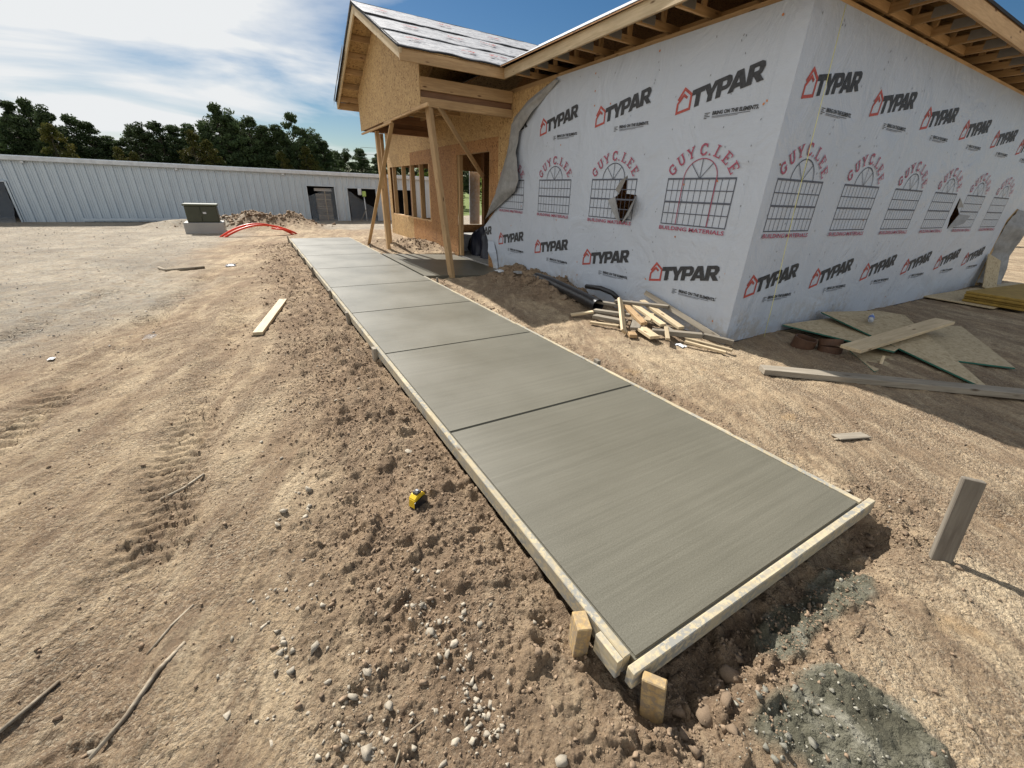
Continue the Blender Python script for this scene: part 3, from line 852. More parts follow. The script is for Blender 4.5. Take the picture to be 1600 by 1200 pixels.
# interior partition seen through the door
for i in range(7):
    x = 9.4 + 0.41 * i
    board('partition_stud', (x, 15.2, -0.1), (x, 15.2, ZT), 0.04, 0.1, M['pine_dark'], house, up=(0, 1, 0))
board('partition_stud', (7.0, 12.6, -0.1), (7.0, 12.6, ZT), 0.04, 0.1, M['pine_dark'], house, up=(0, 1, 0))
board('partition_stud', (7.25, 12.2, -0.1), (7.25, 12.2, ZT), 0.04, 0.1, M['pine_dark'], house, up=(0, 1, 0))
board('wrapped_jamb', (8.95, YE + 0.25, 0.22), (8.95, YE + 0.25, 2.4), 0.5, 0.06, M['wrap'], house, up=(0, 1, 0))

# ---- house wrap with its cuts
def poly_mesh(name, outer, holes, to3d, flip=False):
    loops = [[Vector((a, b, 0)) for a, b in outer]] + [[Vector((a, b, 0)) for a, b in h] for h in holes]
    tris = tessellate_polygon(loops)
    pts = [p for l in loops for p in l]
    vs = [to3d(p.x, p.y) for p in pts]
    fs = [tuple(t) for t in tris]
    # consistent winding
    out = []
    for t in fs:
        a, b_, c = (pts[i] for i in t)
        area = (b_ - a).cross(c - a).z
        if (area < 0) != flip: t = t[::-1]
        out.append(t)
    return mesh_py(name, vs, out)

tear1 = [(5.10, 1.90), (5.085, 1.65), (4.865, 1.635), (5.11, 1.21), (5.31, 1.60), (5.235, 1.645)]
outl = [(YW - 0.002, -0.10), (9.10, -0.12), (9.2, 0.2), (9.35, 0.5), (9.62, 0.46), (9.88, 0.8), (9.3, 1.2), (8.75, 1.6),
        (8.7, 2.6), (8.5, 2.98), (7.9, 3.2), (7.1, ZT + 0.02), (YW - 0.002, ZT + 0.02)]
wrapL = obj('house_wrap', poly_mesh('house_wrap', outl, [tear1], lambda a, b: (XW, a, b), flip=True), M['wrap'], house)
wrapL['label'] = 'wrap on the walkway side with a cut and a peeled-back edge'
tear2 = [(11.17, 1.80), (11.36, 1.66), (11.28, 1.63), (11.52, 1.52), (11.22, 1.26), (11.12, 1.45)]
outr = [(XW - 0.002, -0.10), (14.8, -0.16), (14.72, 0.6), (14.75, 1.42), (15.1, 1.66), (XE, 1.6), (XE, ZT + 0.02), (XW - 0.002, ZT + 0.02)]
wrapR = obj('house_wrap', poly_mesh('house_wrap', outr, [tear2], lambda a, b: (a, YW, b)), M['wrap'], house)
wrapR['label'] = 'wrap on the right-hand wall above the leftover sheets'
# flaps of the cuts, folded outward
def flap(vs, faces, parent, mat=M['wrap_back'], name='torn_flap'):
    return obj(name, mesh_py(name, vs, faces), mat, parent)
x_ = XW
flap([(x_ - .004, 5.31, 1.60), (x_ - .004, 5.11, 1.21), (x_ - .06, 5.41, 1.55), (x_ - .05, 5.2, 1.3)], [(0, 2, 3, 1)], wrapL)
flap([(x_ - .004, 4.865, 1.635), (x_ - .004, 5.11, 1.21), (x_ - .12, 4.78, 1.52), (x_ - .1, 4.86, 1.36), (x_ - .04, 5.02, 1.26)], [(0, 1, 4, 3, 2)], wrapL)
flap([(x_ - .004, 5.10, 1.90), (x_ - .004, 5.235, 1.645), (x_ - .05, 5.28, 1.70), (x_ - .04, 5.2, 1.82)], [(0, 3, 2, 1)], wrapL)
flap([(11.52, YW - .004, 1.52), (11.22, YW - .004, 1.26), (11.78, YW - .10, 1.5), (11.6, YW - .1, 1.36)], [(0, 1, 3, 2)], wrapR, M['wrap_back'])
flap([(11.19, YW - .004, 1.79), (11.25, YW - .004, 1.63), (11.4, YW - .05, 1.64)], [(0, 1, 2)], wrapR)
# peeled edge near the porch: grey underside hanging in folds
def sheet_grid(name, rows, mat, parent, sub=5, amp=0.02, seed=0, thick=None):
    """bicubic-ish sheet through a grid of 3D points"""
    P = np.array(rows, dtype=float)
    def interp(a, n):
        t = np.linspace(0, a.shape[0] - 1, n); i = np.clip(t.astype(int), 0, a.shape[0] - 2); f = (t - i)
        f = f * f * (3 - 2 * f) * 0.5 + f * 0.5
        sh = (len(t),) + (1,) * (a.ndim - 1)
        f = f.reshape(sh)
        return a[i] * (1 - f) + a[i + 1] * f
    n, m = (P.shape[0] - 1) * sub + 1, (P.shape[1] - 1) * sub + 1
    G = interp(P, n); G = np.swapaxes(interp(np.swapaxes(G, 0, 1), m), 0, 1)
    u, v = np.meshgrid(np.arange(m) / sub, np.arange(n) / sub)
    nz = fbm(u * 1.7, v * 1.7, 3, 200 + seed)
    G = G + nz[..., None] * amp * np.array([1, 0.7, 0.3])
    idx = np.arange(n * m).reshape(n, m)
    F = np.stack([idx[:-1, :-1], idx[:-1, 1:], idx[1:, 1:], idx[1:, :-1]], -1).reshape(-1, 4)
    return obj(name, mesh_np(name, G.reshape(-1, 3), F, True), mat, parent)
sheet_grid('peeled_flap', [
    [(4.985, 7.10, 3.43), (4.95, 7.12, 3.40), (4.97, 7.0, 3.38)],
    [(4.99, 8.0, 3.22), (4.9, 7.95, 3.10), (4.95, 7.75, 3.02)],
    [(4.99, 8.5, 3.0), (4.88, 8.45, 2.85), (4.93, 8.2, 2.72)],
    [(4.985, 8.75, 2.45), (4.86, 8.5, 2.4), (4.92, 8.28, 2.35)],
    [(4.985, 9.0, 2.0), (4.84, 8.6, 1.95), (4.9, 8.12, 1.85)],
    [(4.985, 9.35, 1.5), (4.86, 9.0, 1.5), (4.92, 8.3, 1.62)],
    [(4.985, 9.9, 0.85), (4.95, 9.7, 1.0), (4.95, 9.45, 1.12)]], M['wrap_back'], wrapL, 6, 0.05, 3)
sheet_grid('loose_wrap_edge', [
    [(4.96, 9.55, 0.5), (4.9, 9.45, 0.52), (4.97, 9.3, 0.5)],
    [(4.93, 9.4, 0.3), (4.82, 9.3, 0.3), (4.97, 9.15, 0.28)],
    [(4.93, 9.3, 0.1), (4.88, 9.22, 0.08), (4.97, 9.1, 0.08)],
    [(4.95, 9.2, -0.1), (4.9, 9.15, -0.1), (4.97, 9.05, -0.1)]], M['wrap'], wrapL, 5, 0.03, 9)
sheet_grid('loose_wrap_edge', [
    [(15.15, 2.93, 1.64), (15.4, 2.8, 1.62), (15.9, 2.86, 1.6)],
    [(14.8, 2.93, 1.35), (15.25, 2.66, 1.25), (15.8, 2.8, 1.2)],
    [(14.75, 2.93, 0.75), (15.3, 2.7, 0.7), (15.7, 2.86, 0.6)],
    [(14.85, 2.93, 0.0), (15.2, 2.6, 0.0), (15.6, 2.8, -0.05)]], M['wrap_back'], wrapR, 6, 0.12, 12)

sheet_grid('wrap_overlap', [[(XW - 0.006, 3.17, -0.10 + 0.502 * i), (XW - 0.0075, 3.06, -0.10 + 0.502 * i), (XW - 0.006, YW - 0.006, -0.10 + 0.502 * i)] for i in range(8)], M['wrap'], wrapL, 4, 0.003, 77)

# ---- printing on the wrap (local x = reading direction, local z = up, faces towards -y)
class Print:
    def __init__(self): self.v, self.f, self.mi, self.lift = [], [], [], 0.0
    def poly(self, pts, mi):
        self.lift += 0.00012
        b0 = len(self.v)
        ar = sum(pts[i][0] * pts[(i + 1) % len(pts)][1] - pts[(i + 1) % len(pts)][0] * pts[i][1] for i in range(len(pts)))
        if ar < 0: pts = pts[::-1]
        self.v += [(p[0], -self.lift, p[1]) for p in pts]
        self.f.append(tuple(range(b0, b0 + len(pts)))); self.mi.append(mi)
    def line(self, p, q, w, mi):
        d = Vector((q[0] - p[0], q[1] - p[1])); L = d.length
        if L < 1e-6: return
        n = Vector((-d.y, d.x)) / L * w / 2
        self.poly([(p[0] + n.x, p[1] + n.y), (p[0] - n.x, p[1] - n.y), (q[0] - n.x, q[1] - n.y), (q[0] + n.x, q[1] + n.y)], mi)
    def path(self, pts, w, mi, closed=False):
        """mitred stroke"""
        n = len(pts)
        L, Rr = [], []
        for i in range(n):
            p = Vector(pts[i])
            a = Vector(pts[(i - 1) % n]) if (closed or i > 0) else None
            c = Vector(pts[(i + 1) % n]) if (closed or i < n - 1) else None
            d1 = (p - a).normalized() if a is not None else (c - p).normalized()
            d2 = (c - p).normalized() if c is not None else d1
            t = (d1 + d2).normalized(); nrm = Vector((-t.y, t.x))
            k = w / 2 / max(0.45, nrm.dot(Vector((-d1.y, d1.x))))
            L.append(p + nrm * k); Rr.append(p - nrm * k)
        for i in range(n if closed else n - 1):
            j = (i + 1) % n
            self.poly([tuple(L[i]), tuple(Rr[i]), tuple(Rr[j]), tuple(L[j])], mi)
    def text(self, body, size, u0, v0, width=None, mi=0, bold=0.0, spacing=1.0):
        cu = bpy.data.curves.new('t', 'FONT'); cu.body = body; cu.size = size; cu.offset = bold; cu.space_character = spacing
        cu.resolution_u = 2
        to = bpy.data.objects.new('t', cu); col.objects.link(to)
        dg = bpy.context.evaluated_depsgraph_get()
        me = bpy.data.meshes.new_from_object(to.evaluated_get(dg))
        bpy.data.objects.remove(to); bpy.data.curves.remove(cu)
        co = [v.co.copy() for v in me.vertices]
        if not co: return
        x0 = min(c.x for c in co); x1 = max(c.x for c in co)
        sc = (width / (x1 - x0)) if width else 1.0
        self.lift += 0.00012
        b0 = len(self.v)
        self.v += [((c.x - x0) * sc + u0, -self.lift, c.y + v0) for c in co]
        for p in me.polygons:
            self.f.append(tuple(b0 + i for i in p.vertices)); self.mi.append(mi)
        bpy.data.meshes.remove(me)
    def mesh(self, name, mats):
        me = mesh_py(name, self.v, self.f)
        for m in mats: me.materials.append(m)
        me.polygons.foreach_set('material_index', np.array(self.mi, dtype=np.int32))
        # everything must look towards -y
        bm = bmesh.new(); bm.from_mesh(me)
        for f in bm.faces:
            if f.normal.y > 0: f.normal_flip()
        bm.to_mesh(me); bm.free()
        return me

SH = 0.175       # the word climbs to the right
LET = {
 'T': (0.80, [[(0, .70), (.80, .70), (.80, 1), (0, 1)], [(.26, 0), (.55, 0), (.55, .7), (.26, .7)]]),
 'Y': (0.92, [[(0, 1), (.33, 1), (.60, .36), (.46, .30), (.31, .36)], [(.61, 1), (.92, 1), (.60, .36), (.46, .32), (.42, .50)], [(.31, 0), (.60, 0), (.60, .37), (.31, .37)]]),
 'P': (0.80, [[(0, 0), (.29, 0), (.29, 1), (0, 1)], [(.29, .77), (.48, .77), (.60, 1), (.29, 1)], [(.48, .77), (.53, .73), (.75, .90), (.60, 1)],
              [(.53, .73), (.53, .57), (.82, .66), (.75, .90)], [(.53, .57), (.48, .53), (.73, .38), (.82, .66)], [(.48, .53), (.29, .53), (.29, .30), (.58, .30), (.73, .38)]]),
 'A': (0.98, [[(0, 0), (.30, 0), (.52, .74), (.62, 1), (.32, 1)], [(.68, 0), (.98, 0), (.66, 1), (.38, 1), (.46, .74)], [(.26, .16), (.72, .16), (.66, .38), (.32, .38)]]),
 'R': (0.88, [[(0, 0), (.29, 0), (.29, 1), (0, 1)], [(.29, .77), (.48, .77), (.60, 1), (.29, 1)], [(.48, .77), (.53, .73), (.76, .90), (.60, 1)],
              [(.53, .73), (.53, .60), (.82, .68), (.76, .90)], [(.53, .60), (.48, .57), (.72, .42), (.82, .68)], [(.48, .57), (.29, .57), (.29, .34), (.60, .34), (.72, .42)],
              [(.32, .36), (.60, .40), (.88, 0), (.55, 0)]]),
}
def logo_print(only=None, full=True):
    p = Print()
    def sh(u, v): return (u, v + SH * u)
    if full:
        w = 0.030
        p.path([sh(0.012, .155), sh(.095, .255), sh(.205, .165), sh(.205, .015), sh(.015, .015), sh(.015, .115), sh(.095, .19), sh(.150, .145)], w, 1)
    u = 0.215; k = 0.192; tot = sum(LET[c][0] for c in 'TYPAR') - 0.10 * 4 + 0.0
    sx = 0.905 / tot
    over = [0.10, 0.12, 0.13, 0.05, 0]
    for i, ch in enumerate('TYPAR'):
        wd, quads = LET[ch]
        if only is None or ch in only:
            for q in quads: p.poly([sh(u + a * sx, b * k + 0.008) for a, b in q], 0)
        u += (wd - over[i]) * sx
    if full:
        p.text('BRING ON THE ELEMENTS.', 0.052, 0.565, -0.055, 0.575, 0, 0.0022)
        p.line((0.565, -.072), (1.05, -.072), 0.006, 3); p.line((0.565, -.085), (0.9, -.085), 0.004, 3)
        for i in range(4): p.line((0.455, -.03 - i * .018), (0.455 + (0.075, 0.05, 0.08, 0.04)[i], -.03 - i * .018), 0.007, 0)
    return p.mesh('logo_print', [M['ink'], M['ink_red'], M['ink_pink'], M['ink_grey']])

# slab-serif capitals drawn as strokes in a 0..0.8 x 0..1 box
def serif_glyph(ch):
    a = [];  # list of (polyline, width)
    def s(*pts, w=.165): a.append((list(pts), w))
    if ch == 'G': s((.72, .72), (.6, .92), (.36, .96), (.14, .8), (.07, .5), (.14, .2), (.36, .05), (.6, .1), (.66, .2), (.66, .4)); s((.44, .42), (.84, .42), w=.1); s((.73, .98), (.73, .66), w=.08)
    if ch == 'C': s((.72, .72), (.6, .92), (.36, .96), (.14, .8), (.07, .5), (.14, .2), (.36, .05), (.6, .1), (.74, .28)); s((.73, .98), (.73, .66), w=.08)
    if ch == 'U': s((.16, .95), (.16, .3), (.26, .1), (.44, .05), (.6, .12), (.68, .3), (.68, .95)); s((-.02, .96), (.36, .96), w=.09); s((.5, .96), (.86, .96), w=.09)
    if ch == 'Y': s((.08, .95), (.42, .45), (.42, .05)); s((.76, .95), (.42, .45), w=.15); s((-.06, .96), (.26, .96), w=.09); s((.58, .96), (.9, .96), w=.09); s((.24, .04), (.6, .04), w=.09)
    if ch == 'L': s((.2, .95), (.2, .05)); s((.0, .05), (.72, .05), w=.1); s((.72, 0), (.72, .3), w=.1); s((.0, .96), (.42, .96), w=.09)
    if ch == 'E': s((.2, .95), (.2, .05)); s((.0, .05), (.72, .05), w=.1); s((.72, 0), (.72, .28), w=.1); s((.0, .95), (.7, .95), w=.1); s((.7, 1.0), (.7, .74), w=.1); s((.2, .5), (.52, .5), w=.1); s((.5, .64), (.5, .36), w=.08)
    if ch == '.': s((.0, .08), (.16, .08), w=.17)
    return a

def window_print(red_arch=False):
    p = Print()
    U0, U1, V0, V1 = 0.0, 1.0, 0.0, 0.56
    mi = 3
    for i in range(12):
        u = U0 + (U1 - U0) * i / 11
        p.line((u, V0), (u, V1), 0.014 if i in (0, 11) else 0.0075, mi)
    for j in range(5):
        v = V0 + (V1 - V0) * j / 4
        p.line((U0 - .006, v), (U1 + .006, v), 0.022 if j in (2, 4) else (0.014 if j == 0 else 0.011), mi)
    cx, r, rv = 0.495, 0.245, 0.225
    arch = [(cx + r * math.cos(t), V1 + rv * math.sin(t)) for t in np.linspace(math.pi, 0, 25)]
    p.path(arch, 0.012, 2 if red_arch else 3)
    if red_arch:
        p.line((cx - r, V1), (cx - r, V0), 0.012, 2); p.line((cx + r, V1), (cx + r, V0), 0.012, 2)
    for t in (50, 90, 130):
        p.line((cx, V1), (cx + r * math.cos(math.radians(t)), V1 + rv * math.sin(math.radians(t))), 0.009, 3)
    # name on an arc
    R0 = 0.50; cv = V1 - 0.24
    for ch, ang in zip('GUYC.LEE', (-52, -36, -20.5, -1.5, 8.5, 20.5, 36, 51.5)):
        t = math.radians(ang); k = 0.128
        for pts, w in serif_glyph(ch):
            q = []
            for a, b in pts:
                lx = (a - 0.40 if ch != '.' else a - 0.08) * k * 1.02; ly = b * k
                q.append((cx + math.sin(t) * (R0 + ly) + math.cos(t) * lx, cv + math.cos(t) * (R0 + ly) - math.sin(t) * lx))
            p.path(q, w * k, 2)
    p.text('BUILDING MATERIALS', 0.068, -0.01, -0.075, 1.02, 2, 0.0016)
    return p.mesh('window_print', [M['ink'], M['ink_red'], M['ink_pink'], M['ink_grey']])

LOGO = logo_print(); LOGO_AR = logo_print('AR', False); WINP = window_print(); WINP_R = window_print(True)
def putR(me, name, x, z):
    obj(name, me, None, wrapR, Matrix.Translation((x, YW - 0.0035, z)))
def putL(me, name, y, z):
    obj(name, me, None, wrapL, Matrix.Translation((XW - 0.0035, y, z)) @ Matrix.Rotation(-math.pi / 2, 4, 'Z'))
REP = 1.577
for i in range(7):
    if i < 6 or True: putR(LOGO, 'logo_print', 5.215 + REP * i, 2.60)
    if i < 6: putR(LOGO, 'logo_print', 5.155 + REP * i, 0.49)
    if i < 6: putR(WINP, 'window_print', 5.20 + REP * i, 1.285)
for i in range(3): putL(LOGO, 'logo_print', 4.395 + REP * i, 2.585)
putL(LOGO_AR, 'logo_print', 4.395 + REP * 3, 2.585)
for i in range(4): putL(LOGO, 'logo_print', 4.36 + REP * i, 0.465)
putL(LOGO_AR, 'logo_print', 4.36 + REP * 4 - 0.1, 0.465)
for i in range(4): putL(WINP_R if i == 0 else WINP, 'window_print', 4.32 + REP * i, 1.285)
# fasteners, far too many and small to pick apart
def fasteners(name, mat, n, size, parent, wallL, seed, parent_label=None):
    r = random.Random(seed); vs, fs = [], []
    for i in range(n):
        if wallL: a = r.choice([3.2 + 0.406 * k for k in range(14)]) + r.uniform(-.05, .05)
        else: a = r.choice([5.2 + 0.406 * k for k in range(23)]) + r.uniform(-.05, .05)
        z = r.uniform(0.05, 3.35)
        if wallL and (4.75 < a < 5.45 and 1.2 < z < 1.95 or (a > 6.8 and z > 2.9 - (a - 7) * .3)): continue
        k = len(vs); tilt = r.uniform(-.5, .5)
        for j in range(8):
            t = 2 * math.pi * j / 8
            du = size[0] * math.cos(t) - size[1] * math.sin(t) * tilt; dz = size[1] * math.sin(t)
            vs.append((XW - 0.005, a - du, z + dz) if wallL else (a + du, YW - 0.005, z + dz))
        fs.append(tuple(range(k, k + 8)))
    o = obj(name, mesh_py(name, vs, fs), mat, parent); o['kind'] = 'stuff'
fasteners('cap_nails', M['cap'], 26, (0.013, 0.013), wrapL, True, 3)
fasteners('staples', M['staple'], 120, (0.0035, 0.012), wrapL, True, 4)
fasteners('staples', M['staple'], 190, (0.004, 0.014), wrapR, False, 5)
fasteners('cap_nails', M['cap'], 5, (0.013, 0.013), wrapR, False, 6)
abox('wall_base_flashing', XW + 0.02, 14.6, YW - 0.006, YW - 0.002, -0.16, -0.085, M['felt_edge'], house, 0)

# ---- roof
EX, EY, EZ = 4.58, 2.48, 3.72           # eave edges and their top
SL = 0.5
def slab_poly(name, pts, th, mat, parent):
    """thin slab: pts are the top corners (counter-clockwise from above)"""
    n = len(pts)
    vs = [tuple(p) for p in pts] + [(p[0], p[1], p[2] - th) for p in pts]
    fs = [tuple(range(n)), tuple(range(2 * n - 1, n - 1, -1))] + [(i, i + n, (i + 1) % n + n, (i + 1) % n) for i in range(n)]
    return obj(name, mesh_py(name, vs, fs), mat, parent)
XR = 16.3; YR = 18.9
hw = (XR - EX) / 2
rz = EZ + SL * hw; rx = EX + hw; ry0 = EY + hw; ry1 = YR - hw
EXn = 4.42       # the left eave runs out slightly towards the near corner
def roof_planes(dz, th, mat, name):
    slab_poly(name, [(EXn, EY, EZ + dz), (rx, ry0, rz + dz), (rx, ry1, rz + dz), (EX, YR, EZ + dz)][::-1], th, mat, house)
    slab_poly(name, [(EXn, EY, EZ + dz), (XR, EY, EZ + dz), (rx, ry0, rz + dz)], th, mat, house)
    slab_poly(name, [(XR, EY, EZ + dz), (XR, YR, EZ + dz), (rx, ry1, rz + dz), (rx, ry0, rz + dz)], th, mat, house)
    slab_poly(name, [(XR, YR, EZ + dz), (EX, YR, EZ + dz), (rx, ry1, rz + dz)], th, mat, house)
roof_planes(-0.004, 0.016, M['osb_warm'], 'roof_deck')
roof_planes(0.012, 0.006, M['under'], 'roof_underlayment')
# fascia
FH = 0.165
board('fascia_board', (EXn, EY + 0.02, EZ - FH / 2 - 0.012), (EX + 0.02, 8.26, EZ - FH / 2 - 0.012), 0.038, FH, M['pine_pale'], house)
board('fascia_board', (EX + 0.02, 14.14, EZ - FH / 2 - 0.012), (EX + 0.02, YR, EZ - FH / 2 - 0.012), 0.038, FH, M['pine_pale'], house)
board('fascia_board', (EXn + 0.03, EY + 0.019, EZ - FH / 2 - 0.012), (9.6, EY + 0.019, EZ - FH / 2 - 0.012), 0.038, FH, M['pine'], house)
board('fascia_board', (9.604, EY + 0.019, EZ - FH / 2 - 0.012), (XR, EY + 0.019, EZ - FH / 2 - 0.012), 0.038, FH, M['pine'], house)
board('felt_drip_edge', (EXn + 0.02, EY - 0.004, EZ + 0.002), (XR, EY - 0.004, EZ + 0.002), 0.02, 0.028, M['felt_edge'], house, b=0)
# wall plates
board('wall_plate', (XW + 0.09, YW + 0.02, ZT + 0.04), (XW + 0.09, YE, ZT + 0.04), 0.13, 0.076, M['pine'], house)
board('wall_plate', (XW + 0.02, YW + 0.09, ZT + 0.04), (XE, YW + 0.09, ZT + 0.04), 0.13, 0.076, M['pine'], house)
# truss tails along both eaves: bottom chord, top chord and a web with its nail plate
gp = plain('galvanised nail plate', (0.42, 0.43, 0.42), 0.4, 0.6)
def truss_x(y):
    e = EXn + (EX - EXn) * (y - EY) / (8.26 - EY) if y < 8.26 else EX
    t = board('truss_tail', (e + 0.05, y, EZ - FH + 0.035), (9.0, y, EZ - FH + 0.035), 0.038, 0.09, M['pine'], house)
    board('top_chord', (e + 0.05, y, EZ - 0.075), (9.0, y, EZ - 0.075 + SL * (9.0 - e)), 0.038, 0.09, M['pine'], house)
    board('web', (e + 0.5, y, EZ - FH + 0.08), (e + 0.5, y, EZ + 0.12), 0.038, 0.07, M['pine'], house, up=(1, 0, 0))
    board('nail_plate', (e + 0.12, y - 0.021, EZ - FH + 0.06), (e + 0.34, y - 0.021, EZ - FH + 0.06), 0.003, 0.10, gp, t, b=0)
def truss_y(x):
    t = board('truss_tail', (x, EY + 0.05, EZ - FH + 0.035), (x, 6.5, EZ - FH + 0.035), 0.038, 0.09, M['pine'], house)
    board('top_chord', (x, EY + 0.05, EZ - 0.075), (x, 6.5, EZ - 0.075 + SL * 4.0), 0.038, 0.09, M['pine'], house)
    board('web', (x, EY + 0.5, EZ - FH + 0.08), (x, EY + 0.5, EZ + 0.12), 0.038, 0.07, M['pine'], house, up=(0, 1, 0))
    board('nail_plate', (x - 0.021, EY + 0.1, EZ - FH + 0.06), (x - 0.021, EY + 0.32, EZ - FH + 0.06), 0.003, 0.10, gp, t, b=0)
y = 3.0
while y < 8.2:
    truss_x(y); y += 0.61
for y in (14.6, 15.2, 15.8, 16.4, 17.0, 17.6, 18.2, 18.8): truss_x(y)
x = 5.3
while x < 13:
    truss_y(x); x += 0.61

# ---- porch: gable towards the walkway
GX, RXK = 3.05, 2.60                   # gable wall, rake overhang
PY0, PY1, PYR = 8.24, 14.14, 11.19     # eaves, ridge
PZ = 3.73; PSL = 0.445; PZR = PZ + PSL * (PYR - PY0)
XB = 7.4
slab_poly('roof_deck', [(RXK, PY0, PZ - .008), (XB, PY0, PZ - .008), (XB, PYR, PZR - .008), (RXK, PYR, PZR - .008)], 0.016, M['osb'], house)
slab_poly('roof_deck', [(RXK, PYR, PZR - .008), (XB, PYR, PZR - .008), (XB, PY1, PZ - .008), (RXK, PY1, PZ - .008)], 0.016, M['osb'], house)
# underlayment courses with wavy lower edges, each lapping the one below
def course(s0, s1, lift, seed, side=1):
    n, m = 60, 10
    rr = []
    for j in range(m + 1):
        row = []
        for i in range(n + 1):
            fx = i / n; x = RXK - 0.03 + (XB - RXK) * fx
            s = s0 + (s1 - s0) * j / m
            wob = 0.025 * fbm(np.array([x * 2.2]), np.array([seed * 3.3]), 3, seed)[0] * (1 - j / m)
            s2 = s + wob
            lf = lift + 0.012 * max(0, fbm(np.array([x * 2.6]), np.array([s * 2.2]), 3, seed + 5)[0]) + (0.035 * max(0, fbm(np.array([x * 1.4]), np.array([7.0]), 2, seed + 9)[0]) * (1 - j / m) ** 3)
            yy = PY0 - 0.03 + s2 if side > 0 else PY1 + 0.03 - s2
            row.append((x, yy, PZ + PSL * (s2 - 0.03) + 0.006 + lf))
        rr.append(row)
    vs = [p for r_ in rr for p in r_]
    fs = []
    for j in range(m):
        for i in range(n):
            a = j * (n + 1) + i
            q = (a, a + 1, a + n + 2, a + n + 1)
            fs.append(q if side > 0 else q[::-1])
    # dark underside edge: a hanging lip
    k = len(vs)
    for i in range(n + 1):
        p = rr[0][i]; vs.append((p[0], p[1] + 0.004 * side, p[2] - 0.022 - lift * 0.6))
    me = mesh_py('roof_underlayment', vs, fs, True)
    me.materials.append(M['under']); me.materials.append(M['felt_edge'])
    bm = bmesh.new(); bm.from_mesh(me); bm.verts.ensure_lookup_table()
    for i in range(n):
        f = bm.faces.new((bm.verts[i + 1], bm.verts[i], bm.verts[k + i], bm.verts[k + i + 1])); f.material_index = 1
    bm.to_mesh(me); bm.free()
    return obj('roof_underlayment', me, None, house)
cs = [course(0.0, 1.02, 0.002, 11), course(0.93, 2.0, 0.012, 12), course(1.92, 2.99, 0.022, 13)]
for i, (a, b_) in enumerate(((0, 1.02), (0.93, 2.0), (1.92, 2.99))): course(a, b_, 0.002 + 0.01 * i, 21 + i, -1)
# red printed stamps on the felt
def stamp(x, s, lift):
    p = Print(); r = random.Random(int(x * 100 + s * 10))
    for i in range(9):
        a = r.uniform(-.15, .15); b2 = r.uniform(-.05, .05)
        p.path([(a - .05, b2), (a - .02, b2 + r.uniform(-.05, .05)), (a + .02, b2 + r.uniform(-.05, .05)), (a + .05, b2)], 0.018, 1)
    for i in range(5):
        p.line((r.uniform(-.2, .2), -.09 - .03 * (i % 2)), (r.uniform(-.2, .2), -.09 - .03 * (i % 2)), 0.012, 0)
    me = p.mesh('printed_stamp', [M['ink_grey'], M['ink_red']])
    ang = math.atan(PSL)
    m = Matrix.Translation((x, PY0 + s, PZ + PSL * s + 0.03 + lift)) @ Matrix.Rotation(ang - math.pi / 2, 4, 'X')
    obj('printed_stamp', me, None, cs[0], m)
for x, s, l in ((3.05, .55, .01), (4.0, .38, .01), (4.7, .5, .012), (3.3, 1.45, .02), (4.2, 1.35, .02), (5.0, 1.5, .02), (3.0, 2.4, .03), (4.4, 2.45, .03), (5.6, 2.3, .03)):
    stamp(x, s, l)
# eave fascia, barge boards with felt edge
board('fascia_board', (RXK, PY0 + 0.019, PZ - FH / 2 - 0.03), (EX + 0.04, PY0 + 0.019, PZ - FH / 2 - 0.03), 0.038, FH, M['pine'], house)
board('fascia_board', (RXK, PY1 - 0.019, PZ - FH / 2 - 0.03), (EX + 0.04, PY1 - 0.019, PZ - FH / 2 - 0.03), 0.038, FH, M['pine'], house)
for (ya, yb) in ((PY0, PYR), (PY1, PYR)):
    z0 = PZ - 0.10; z1 = PZR - 0.10
    board('barge_board', (RXK + 0.019, ya, z0), (RXK + 0.019, yb, z1), 0.038, 0.15, M['pine_pale'], house)
    board('felt_drip_edge', (RXK - 0.012, ya, PZ + 0.0), (RXK - 0.012, yb, PZR + 0.0), 0.012, 0.05, M['felt_edge'], house, b=0)
# loose felt hanging over the far rake
sheet_grid('hanging_felt', [[(2.56, 14.2, 3.78), (2.55, 13.2, 4.2), (2.55, 12.3, 4.6)], [(2.52, 14.25, 3.55), (2.5, 13.25, 4.0), (2.53, 12.35, 4.42)]], M['felt_edge'], house, 6, 0.03, 31)
# lookouts under the rake
def rz_at(y): return PZ + PSL * ((y - PY0) if y < PYR else (PY1 - y))
for y in (8.7, 9.3, 9.9, 10.5, 11.0, 11.38, 11.9, 12.4, 12.9, 13.4, 13.9):
    board('lookout', (RXK + 0.04, y, rz_at(y) - 0.085), (GX + 0.4, y, rz_at(y) - 0.085), 0.038, 0.12, M['pine'], house)
# gable sheets
def gable_sheet(y0, y1, zb):
    top = [(y1, rz_at(y1) - 0.16), (y0, rz_at(y0) - 0.16)]
    if y0 < PYR < y1: top.insert(1, (PYR, PZR - 0.16))
    pts = [(y0, zb), (y1, zb)] + top
    th = 0.012; n = len(pts)
    vs = [(GX, a, b) for a, b in pts] + [(GX + th, a, b) for a, b in pts]
    fs = [tuple(range(n - 1, -1, -1)), tuple(range(n, 2 * n))] + [(i, (i + 1) % n, (i + 1) % n + n, i + n) for i in range(n)]
    cy = (y0 + y1) / 2
    vs = [(v[0] - GX, v[1] - cy, v[2] - 3.5) for v in vs]
    obj('gable_sheet', mesh_py('gable_sheet', vs, fs), M['osb'], house, Matrix.Translation((GX, cy, 3.5)))
gable_sheet(8.62, 10.995, 3.0); gable_sheet(11.0, 13.55, 3.0)
board('gable_trim', (GX + 0.02, 8.64, 2.975), (GX + 0.02, 11.2, 2.975), 0.05, 0.038, M['pine'], house)
